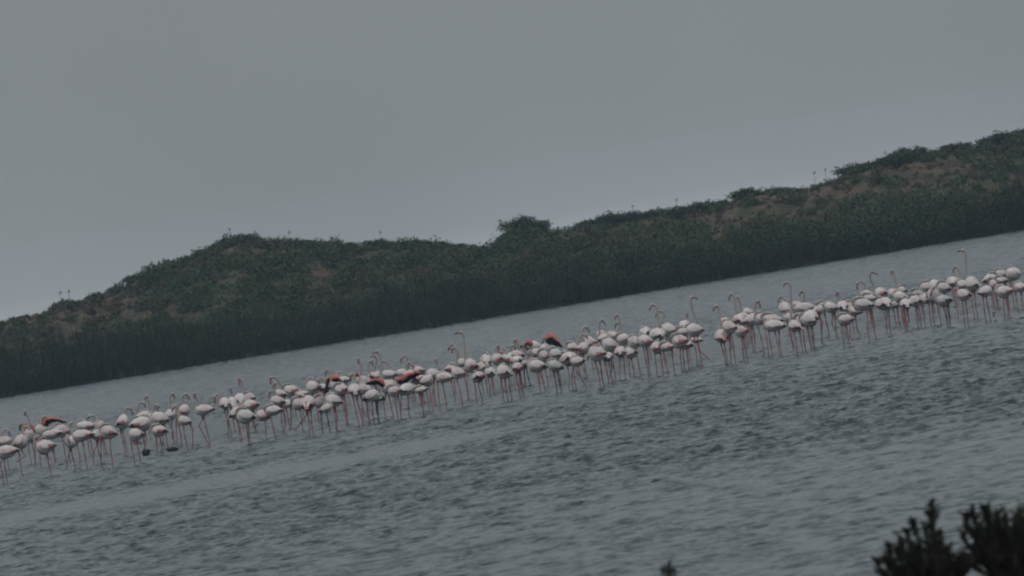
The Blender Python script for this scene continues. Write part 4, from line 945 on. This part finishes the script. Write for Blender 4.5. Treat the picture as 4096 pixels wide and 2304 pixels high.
def build_bird(R_):
    rs = random.Random(int(abs(R_['x']) * 1000 + R_['y'] * 77))
    juv = R_.get('juv', 0)
    yaw = math.radians(R_['yaw'] + rs.uniform(-6, 6))
    cy, sy = math.cos(yaw), math.sin(yaw)
    Hh = R_['H'] * 1.04; w = Hh * rs.uniform(.80, .90); L = R_['L'] * 1.04
    if abs(cy) > .45:
        Lt = (L - w * abs(sy) * .6) / max(abs(cy), .45)
        Lt = min(max(Lt, .30), .56)
    else:
        w = min(max(L * .95, .18), .36); Lt = .46
    fw = Vector((cy, sy, 0)); sd_ = Vector((-sy, cy, 0)); zu = Vector((0, 0, 1))
    C = Vector((0, 0, R_['z']))
    tilt = math.radians(R_.get('tilt', rs.uniform(-9, 10)))
    droop = rs.uniform(.08, .22) * Hh
    fw_t = fw * math.cos(tilt) + zu * math.sin(tilt)
    up_t = zu * math.cos(tilt) - fw * math.sin(tilt)

    def axis(t):
        e = max(t - .45, 0) / .55
        return C + fw_t * ((.5 - t) * Lt) - up_t * (droop * e * e) + up_t * (.04 * Hh * max(.3 - t, 0) / .3)

    def surf(t, th, off=0.0):
        """th from the top of the back (0) round the flank"""
        r = prof(min(t, 1.0))
        return axis(t) + sd_ * math.sin(th) * (r * w / 2 + off) + up_t * math.cos(th) * (r * Hh / 2 + off)

    mb = MB()
    N = 14
    ts = PT[:-1] + [1.0]
    tailpink = R_.get('spot', 0)
    rows = [[surf(t, 2 * math.pi * j / N, rs.uniform(-.007, .008) if .02 < t < .97 else 0) for j in range(N)] for t in ts]

    def body_mat(i, j):
        return 3 if (tailpink and ts[i] > .78) else 0
    mb.grid(rows, close=True, mats=body_mat)
    # tail feathers
    tl = axis(.93)
    tail = [[tl + sd_ * s * .05 + up_t * .012 for s in (-1, 0, 1)],
            [axis(1.0) - fw_t * .05 + sd_ * s * .035 + up_t * (-.01) for s in (-1, 0, 1)],
            [axis(1.0) - fw_t * .05 + sd_ * s * .035 + up_t * (-.022) for s in (1, 0, -1)],
            [tl + sd_ * s * .05 - up_t * .012 for s in (1, 0, -1)]]
    mb.grid(tail, mats=3 if tailpink else 0)
    # neck and head
    breast = C + fw_t * (.34 * Lt) + up_t * (.12 * Hh)
    billd = None
    if 'neck' in R_:
        dy0 = sy * .30 * Lt
        pts = [breast] + [Vector((dx, dy0, z)) for dx, z in R_['neck']]
        if (pts[1] - pts[0]).length < .03:
            pts.pop(1)
        path = spline(pts, 22)
        n_ = len(path)
        rad = [max(.058 - .032 * (i / n_) * 2.6,   .0255) if i < n_ * .5 else .0255 for i in range(n_)]
        rad[-1] = .029
        mb.tube(path, rad, 8, mats=1)
        head = path[-1]
        tip = Vector((R_['bill'][0], dy0 - .01, R_['bill'][1]))
        v = tip - head
        if v.length < .11: v = v.normalized() * .11
        if v.length > .17: v = v.normalized() * .17
        billd = (head, v)
        u = v.normalized()
        hd = [head - u * .030, head - u * .018, head, head + u * .022, head + u * .045]
        mb.tube(hd, [.014, .034, .040, .035, .021], 8, mats=1)
    else:
        s = rs.choice((-1, 1)) * (1 if abs(cy) < .5 else 1)
        if abs(cy) > .5: s = 1 if (sd_.y < 0) else -1      # neck laid on the near or far side
        if rs.random() < .35: s = -s
        f = lambda a, b_, c: C + fw_t * (a * Lt) + sd_ * (b_ * w * s) + up_t * (c * Hh)
        e_ = rs.uniform(-.03, .05)
        pts = [f(.34, 0, .05), f(.455, .08, .14), f(.46 + e_, .16, .34), f(.36 + e_, .22, .50 + e_), f(.20, .24, .545 + e_), f(.05, .20, .53), f(-.06, .12, .47)]
        path = spline(pts, 22)
        mb.tube(path, [.05, .05, .045, .04, .036, .032] + [.028] * 11 + [.03, .034, .034, .028, .014], 8, mats=1)
    # legs
    legs = R_.get('legs')
    gz = -.15
    if not legs:
        g = rs.uniform(-.02, .05); q = rs.uniform(.02, .05)
        legs = [[(g - q, R_['z'] - .45 * Hh), (g - q + rs.uniform(-.02, .02), R_['z'] * .45), (g - q, 0.0)],
                [(g + q, R_['z'] - .45 * Hh), (g + q + rs.uniform(-.02, .02), R_['z'] * .45), (g + q, 0.0)]]
    for k, lg in enumerate(legs):
        lifted = bool(R_.get('lift')) and (k > 0 or len(legs) == 1)
        dy = (-.035 if k == 0 else .035)
        P = [Vector((dx, dy, z)) for dx, z in lg]
        hipx = max(min(P[0].x, .32 * Lt * abs(cy) + .05), -(.32 * Lt * abs(cy) + .05))
        P = [Vector((hipx, dy, R_['z'] - .18 * Hh))] + P
        if not lifted:
            a, b_ = P[-2], P[-1]
            d = b_ - a
            if d.z > -.02: d = Vector((0, 0, -1))
            if b_.z > gz:
                d = d / abs(d.z)
                d.x = max(min(d.x, .6), -.6)
                P.append(b_ + d * (b_.z - gz))
        path = []
        for i in range(len(P) - 1):
            for q in range(3):
                path.append(P[i].lerp(P[i + 1], q / 3))
        path.append(P[-1])
        rad = []
        kn = 6
        for i in range(len(path)):
            if i == 0: r = .045
            elif i <= 2: r = .034 - .006 * i
            elif i == 3: r = .018
            elif i == kn: r = .0165
            else: r = .0098
            rad.append(r)
        mb.tube(path, rad, 6, mats=2)
        if lifted:
            e = P[-1]
            d = (P[-1] - P[-2]).normalized()
            mb.tube([e, e + d * .04 + zu * (-.005), e + d * .09 + zu * (-.012)], [.012, .020, .006], 6, mats=2)
    mats = [GREYP, GREYN, GREYL, DARKC] if juv else [PLUME, NECK, LEGM, ROSE]
    bird = mb.build("flamingo", mats, None, (R_['x'], R_['y'], 0))
    # bill: bent in the middle, black tip
    if billd:
        head, v = billd
        u = v.normalized(); ln = v.length
        pr = Vector((-u.z, 0, u.x))
        if pr.z < 0: pr = -pr
        b0 = head + u * .030
        pts = spline([b0, head + u * ln * .5 + pr * .016, head + u * ln * .78 + pr * .006, head + u * ln - pr * .004], 9)
        bb = MB()
        bb.tube(pts, [.019, .020, .020, .020, .019, .017, .014, .010, .004], 7, mats=lambda i, j: 1 if i >= 5 else 0)
        bb.build("bill", [BILLP if not juv else GREYL, BILLB], bird)
    # folded wings lie over the flanks: rosy lower coverts, black primaries at the rear
    open_w = R_.get('wings')
    if not open_w:
        rosy = rs.uniform(.64, .88); tb = rs.uniform(.74, .88); t_r = rs.uniform(.35, .55)
        if R_.get('dark') or rs.random() < .22: rosy = 1.2
        for s in (-1, 1):
            wb = MB()
            tt = [.16, .26, .38, .50, .62, .72, .81, .89, .96, 1.03]
            ns = 7
            rows = []
            for t in tt:
                lo = math.radians(np.interp(t, [.16, .3, .6, .85, 1.03], [84, 104, 112, 104, 92]))
                hi = math.radians(np.interp(t, [.16, .3, .6, .85, 1.03], [46, 28, 20, 14, 20]))
                rr = []
                for j in range(ns):
                    th = hi + (lo - hi) * j / (ns - 1)
                    off = .005 + .020 * (j / (ns - 1)) ** 2 + .012 * max(t - .7, 0) / .33
                    rr.append(surf(t + (rs.uniform(-.02, .03) if t > .5 else 0), th * s, off + rs.uniform(-.004, .006)))
                # turned-in lower edge
                rr.append(surf(t, (lo + .05) * s, -.004))
                rows.append(rr)

            def wm(i, j, tt=tt, ns=ns):
                g = (j + .5) / (ns - 1); t = tt[i]
                if t >= tb and g > .55: return 2
                if t >= tb - .12 and g > .90: return 2
                if t > t_r and g > rosy - .10 * (t - .5): return 1
                return 0
            wb.grid(rows, mats=wm)
            wb.build("wing", [GREYP, DARKC, BLACKF] if juv else [PLUME, ROSE, BLACKF], bird)
    else:
        for side, (lead, trail, red) in enumerate(open_w):
            nl, nc_ = 13, 7
            la = spline([(a, 0, b_) for a, b_ in lead], nl)
            tr = spline([(a, 0, b_) for a, b_ in trail], nl)
            sgn = 1 if side == 0 else .5
            wb = MB()
            top, bot = [], []
            for i in range(nl):
                fr = i / (nl - 1)
                tr_i = tr[i] + (tr[i] - la[i]) * (rs.uniform(-.05, .12) if i > 2 else 0) + Vector((rs.uniform(-.012, .03) * (1 if tr[-1].x > tr[0].x else -1), 0, -abs(rs.uniform(0, .025)))) * (1 if i > 6 else 0)
                r1, r2 = [], []
                for j in range(nc_):
                    g = j / (nc_ - 1)
                    p = la[i].lerp(tr_i, g)
                    p.y = sgn * (-.05 - .16 * fr - .05 * math.sin(g * math.pi)) + .04 * g
                    th = .012 * (1 - g) ** .5 * (1 - .6 * fr) + .003
                    r1.append(p + Vector((0, -th, 0))); r2.append(p + Vector((0, th, 0)))
                top.append(r1); bot.append(list(reversed(r2)))
            rows = [a + b_ for a, b_ in zip(top, bot)]

            jit = [rs.uniform(-.10, .10) for _ in range(nl)]

            def wm(i, j, red=red, nc_=nc_, nl=nl, jit=jit):
                jj = j if j < nc_ else 2 * nc_ - 1 - j
                g = (jj + .5) / (nc_ - 1); fr = i / (nl - 1)
                if red < 0: return 0 if g > -red else 1
                lim = red * .82 * (1.0 - .9 * max(fr - .3, 0) / .7) if red < .95 else 2
                return 0 if g < lim + jit[i] else 1
            wb.grid(rows, close=True, mats=wm)
            wb.build("wing", [COVERT, BLACKF], bird)
    return bird


ORD = ["first", "second", "third", "fourth", "fifth", "sixth", "seventh", "eighth", "ninth", "tenth", "eleventh", "twelfth",
       "thirteenth", "fourteenth", "fifteenth", "sixteenth", "seventeenth", "eighteenth", "nineteenth", "twentieth"]
SECT = [(-9.95, "far left end"), (-7.45, "by dark ducks"), (-5.6, "right of ducks"), (-3.9, "in left wing-flapping cluster"),
        (-2.05, "near biggest open wings"), (-0.2, "left of centre"), (1.55, "in dense centre"), (3.0, "right of centre"),
        (4.65, "before right-hand gap"), (6.1, "after right-hand gap"), (7.7, "in right-hand crowd"),
        (9.6, "near right end"), (99, "far right end")]


def classify(R_):
    y = R_['yaw'] % 360
    facing = "facing right" if (y < 50 or y > 310) else "seen from behind" if y < 135 else "facing left" if y < 225 else "facing us"
    tone = "grey young" if R_.get('juv') else "white"
    if 'wings' in R_:
        pose = "wings open"
    elif 'neck' not in R_:
        pose = "head tucked"
    else:
        top = max(z for _, z in R_['neck']); hz = R_['neck'][-1][1]
        if hz < R_['z'] - .02: pose = "neck bent down"
        elif top > 1.18: pose = "neck stretched tall"
        elif top > .92: pose = "neck hooked up"
        else: pose = "neck curled low"
    sx = R_['x'] / R_['y'] * 150
    sec = next(s for lim, s in SECT if sx < lim)
    return tone, facing, pose, sec


groups = {}
for R_ in BIRDS:
    groups.setdefault(classify(R_), []).append(R_)
for key, lst in groups.items():
    lst.sort(key=lambda r: r['x'] / r['y'])
    tone, facing, pose, sec = key
    for i, R_ in enumerate(lst):
        lb = f"{tone} flamingo {facing}, {pose}, {sec}"
        if len(lst) > 1:
            lb += f", {ORD[i]} such from left"
        R_['label'] = lb
for R_ in BIRDS:
    tag(build_bird(R_), R_['label'], "flamingo", "flamingos of the wading flock")

# ------------------------------------------------------------------ ducks and a floating feather
DUCK = simple_mat("dark_duck_plumage", (0.016, 0.015, 0.016), 0.6, 0.3, 20)
DUCKB = simple_mat("brown_duck_flank", (0.050, 0.030, 0.026), 0.7, 0.3, 20)


def duck(x, y, yaw, L, Hh, label, head_up):
    cy, sy = math.cos(yaw), math.sin(yaw)
    fw = Vector((cy, sy, 0)); sd_ = Vector((-sy, cy, 0)); zu = Vector((0, 0, 1))
    mb = MB()
    pt = [0, .05, .15, .3, .5, .7, .85, .95, 1]
    pr = [.1, .5, .8, 1, 1, .85, .6, .35, .12]
    rows = []
    for t, r in zip(pt, pr):
        c = fw * ((.5 - t) * L) + zu * (Hh * .30 + Hh * .22 * max(t - .6, 0) / .4)
        rows.append([c + sd_ * math.sin(a) * r * Hh * .48 + zu * math.cos(a) * r * Hh * .5 for a in [2 * math.pi * j / 12 for j in range(12)]])
    mb.grid(rows, close=True, mats=lambda i, j: 1 if 3 <= j <= 8 and i < 5 else 0)
    nb = fw * .34 * L + zu * Hh * .5
    hd = nb + fw * head_up[0] + zu * head_up[1]
    mb.tube(spline([fw * .28 * L + zu * Hh * .35, nb, hd], 7), [.05, .045, .04, .036, .034, .034, .03], 8)
    mb.tube([hd - fw * .03, hd - fw * .01, hd + fw * .02, hd + fw * .045], [.016, .036, .036, .018], 8)
    o = mb.build("duck", [DUCK, DUCKB], None, (x, y, 0))
    bb = MB()
    bb.tube([hd + fw * .035, hd + fw * .06 - zu * .006, hd + fw * .085 - zu * .012], [.014, .014, .006], 6)
    bb.build("bill", DUCKB, o)
    tag(o, label, "duck", "dark ducks in front of the flock")


duck(-8.40, 148.6, math.radians(215), .20, .17, "round dark duck on the water, left of the two ducks", (-.04, .03))
duck(-7.82, 148.3, math.radians(8), .26, .115, "long low black duck on the water, right of the two ducks", (-.02, -.01))
fb = MB()
fb.grid([[Vector((-.05 + .1 * i / 5, s * .018 * math.sin(math.pi * (i + .5) / 6), .03 + .02 * (i / 5) ** 2 - abs(s) * .006)) for s in (-1, 0, 1)] for i in range(6)], mats=0)
fb.grid([[Vector((-.05 + .1 * i / 5, s * .018 * math.sin(math.pi * (i + .5) / 6), .022 + .02 * (i / 5) ** 2 - abs(s) * .006)) for s in (1, 0, -1)] for i in range(6)], mats=0)
tag(fb.build("feather", simple_mat("white_feather", (0.8, 0.8, 0.78)), None, (2.48, 113.0, 0)), "tiny white feather afloat on the water right of centre", "feather")

# ------------------------------------------------------------------ near bank with shrubs
def bank_z(x, y):
    z = 1.6 - y * 0.0205 + 0.05 * (fbm(x / 1.5, y / 1.5, LT1, 3) - .5)
    return z * (1 - sstep(42, 47, y)) - 0.4 * sstep(43, 48, y)


def make_bank():
    xs = np.concatenate([np.linspace(-600, -21, 30), np.linspace(-20, 20, 220), np.linspace(21, 600, 30)])
    ys = np.linspace(-38, 48, 200)
    X, Y = np.meshgrid(xs, ys, indexing='xy')
    idx = np.arange(X.size).reshape(X.shape)
    q = np.stack([idx[:-1, :-1], idx[:-1, 1:], idx[1:, 1:], idx[1:, :-1]], -1).reshape(-1, 4)
    np_mesh("ground", np.stack([X, Y, bank_z(X, Y)], -1).reshape(-1, 3), q, simple_mat("bank_soil", (0.085, 0.055, 0.040), .95, .4, 3.0), smooth=True, kind="structure")


make_bank()
SHRUB_LEAF = attr_mat("shrub_leaves", .7)
SHRUB_BARK = simple_mat("shrub_bark", (0.030, 0.023, 0.018), .9)


def shrub(base_x, y0, tips, label, seed, dens=1.0):
    rs = np.random.RandomState(seed)
    z0 = float(bank_z(np.array(base_x), np.array(y0)))
    root = bpy.data.objects.new("shore_shrub", None)
    root.location = (base_x, y0, z0); COL.objects.link(root)
    tag(root, label, "shrub")
    mb = MB(); V, T = [], []
    for (tx, tz, rad) in tips:
        dx = tx - base_x; h = tz - z0
        yy = rs.uniform(-.18, .18)
        pts = [Vector((dx * .25 + rs.uniform(-.04, .04), yy * .3, -.03)), Vector((dx * .7, yy * .7, h * .45)), Vector((dx * .95, yy, h * .8)), Vector((dx, yy, h))]
        path = spline(pts, 12)
        mb.tube(path, [.014 - .011 * i / 11 for i in range(12)], 5)
        A = np.array([list(p) for p in path])
        seg = [(A[int(11 * g0)], A[min(int(11 * g0) + 2, 11)], .010) for g0 in np.linspace(.35, .99, 9)]
        for _ in range(int(13 * dens)):
            g0 = rs.uniform(.25, 1.0) * 10.99; i0 = int(g0)
            p0 = A[i0] * (1 - g0 + i0) + A[i0 + 1] * (g0 - i0)
            az = rs.uniform(0, 6.28); ln = rad * rs.uniform(.7, 1.9) * (1.25 - .6 * g0 / 11)
            p1 = p0 + np.array([math.cos(az) * .75, math.sin(az) * .75, rs.uniform(.35, 1.1)]) * ln
            mb.tube([p0, (p0 + p1) / 2 + np.array([0, 0, .004]), p1], [.004, .003, .0015], 4)
            seg.append((p0, p1, .009))
        for p0, p1, rr in seg:
            n = int(75 * dens)
            g = rs.rand(n, 1) * 1.05
            d = rs.randn(n, 3); d /= np.linalg.norm(d, axis=1)[:, None]
            c = p0 * (1 - g) + p1 * g + d * rr * rs.rand(n, 1)
            a = d * .8 + (p1 - p0) / (np.linalg.norm(p1 - p0) + 1e-6) * .9 + rs.randn(n, 3) * .25
            a /= np.linalg.norm(a, axis=1)[:, None]
            b_ = np.cross(a, rs.randn(n, 3)); b_ /= np.linalg.norm(b_, axis=1)[:, None]
            sz = .0075 * (.6 + .8 * rs.rand(n, 1))
            a = a * sz; b_ = b_ * sz * .24
            c = c + a * .8
            V.append(np.stack([c - a, c + b_, c + a, c - b_], 1).reshape(-1, 3))
            tn = np.array((0.022, 0.022, 0.011)) * (.6 + .9 * rs.rand(n, 1))
            T.append(np.repeat(tn, 4, axis=0))
    V = np.vstack(V); T = np.vstack(T)
    np_mesh("foliage", V, np.arange(len(V)).reshape(-1, 4), SHRUB_LEAF, tone=T, parent=root)
    mb.build("stem", SHRUB_BARK, root)


shrub(2.12, 40.0, [(2.206, 1.335, .045), (2.195, 1.27, .05), (2.10, 1.235, .04), (2.16, 1.17, .07), (2.05, 1.18, .05), (2.00, 1.155, .045), (1.96, 1.10, .05), (2.08, 1.09, .07),
                   (1.914, 1.12, .035), (1.89, 1.05, .05), (1.842, 1.045, .04), (1.94, 1.00, .07), (2.24, 1.15, .05), (2.26, 1.04, .06), (2.16, 1.02, .09), (2.05, 1.00, .09),
                   (2.20, .95, .10), (2.00, .95, .10), (1.88, .95, .07), (2.30, .95, .06), (2.36, .92, .07), (2.30, .88, .09), (2.22, .88, .10), (2.31, .99, .06), (2.37, .965, .06), (2.27, 1.0, .06), (2.12, .93, .11), (1.93, .92, .09)],
      "dark twiggy shrub with one tall spike, left of the two in the bottom right corner", 501, 1.2)
shrub(2.66, 40.3, [(2.52, 1.245, .05), (2.55, 1.21, .06), (2.47, 1.225, .05), (2.42, 1.20, .045), (2.44, 1.12, .05), (2.375, 1.11, .035), (2.49, 1.10, .07), (2.58, 1.15, .07),
                   (2.60, 1.18, .05), (2.646, 1.15, .06), (2.70, 1.14, .06), (2.74, 1.185, .06), (2.80, 1.22, .06), (2.86, 1.18, .07), (2.94, 1.12, .07), (2.64, 1.02, .10), (2.74, 1.03, .10), (2.55, 1.00, .10),
                   (2.83, 1.02, .10), (2.48, .95, .08), (2.42, .90, .09), (2.50, .88, .09), (2.44, 1.0, .07), (2.53, 1.08, .08), (2.68, 1.10, .08), (2.78, 1.10, .08), (2.60, .92, .10), (2.72, .92, .10), (3.05, 1.0, .09)],
      "dark bushy shrub cut by the right edge in the bottom right corner", 502, 1.3)
shrub(.64, 40.0, [(.62, 1.21, .035), (.645, 1.215, .035), (.60, 1.19, .03), (.665, 1.19, .035), (.63, 1.13, .05)], "small sprig tip poking up at the bottom edge, left of the dark shrubs", 503, .4)

# ------------------------------------------------------------------ the damp air over the lagoon
def make_haze():
    mb = MB()
    x, y0, y1, z0, z1 = 620, -60, 470, -1.6, 8.6
    v = [Vector(p) for p in [(-x, y0, z0), (x, y0, z0), (x, y1, z0), (-x, y1, z0), (-x, y0, z1), (x, y0, z1), (x, y1, z1), (-x, y1, z1)]]
    mb.v = v
    mb.f = [(0, 3, 2, 1), (4, 5, 6, 7), (0, 1, 5, 4), (1, 2, 6, 5), (2, 3, 7, 6), (3, 0, 4, 7)]
    mb.mi = [0] * 6
    mt = bpy.data.materials.new("damp_air"); mt.use_nodes = True
    n, l = mt.node_tree.nodes, mt.node_tree.links
    n.remove(n["Principled BSDF"])
    pv = n.new("ShaderNodeVolumePrincipled")
    pv.inputs['Color'].default_value = (0.47, 0.63, 0.80, 1)
    pv.inputs['Density'].default_value = 0.00029
    l.new(pv.outputs[0], n["Material Output"].inputs['Volume'])
    o = mb.build("haze", mt, smooth=False)
    tag(o, "thin grey blue haze hanging over the lagoon and dune", "haze", kind="stuff")


make_haze()
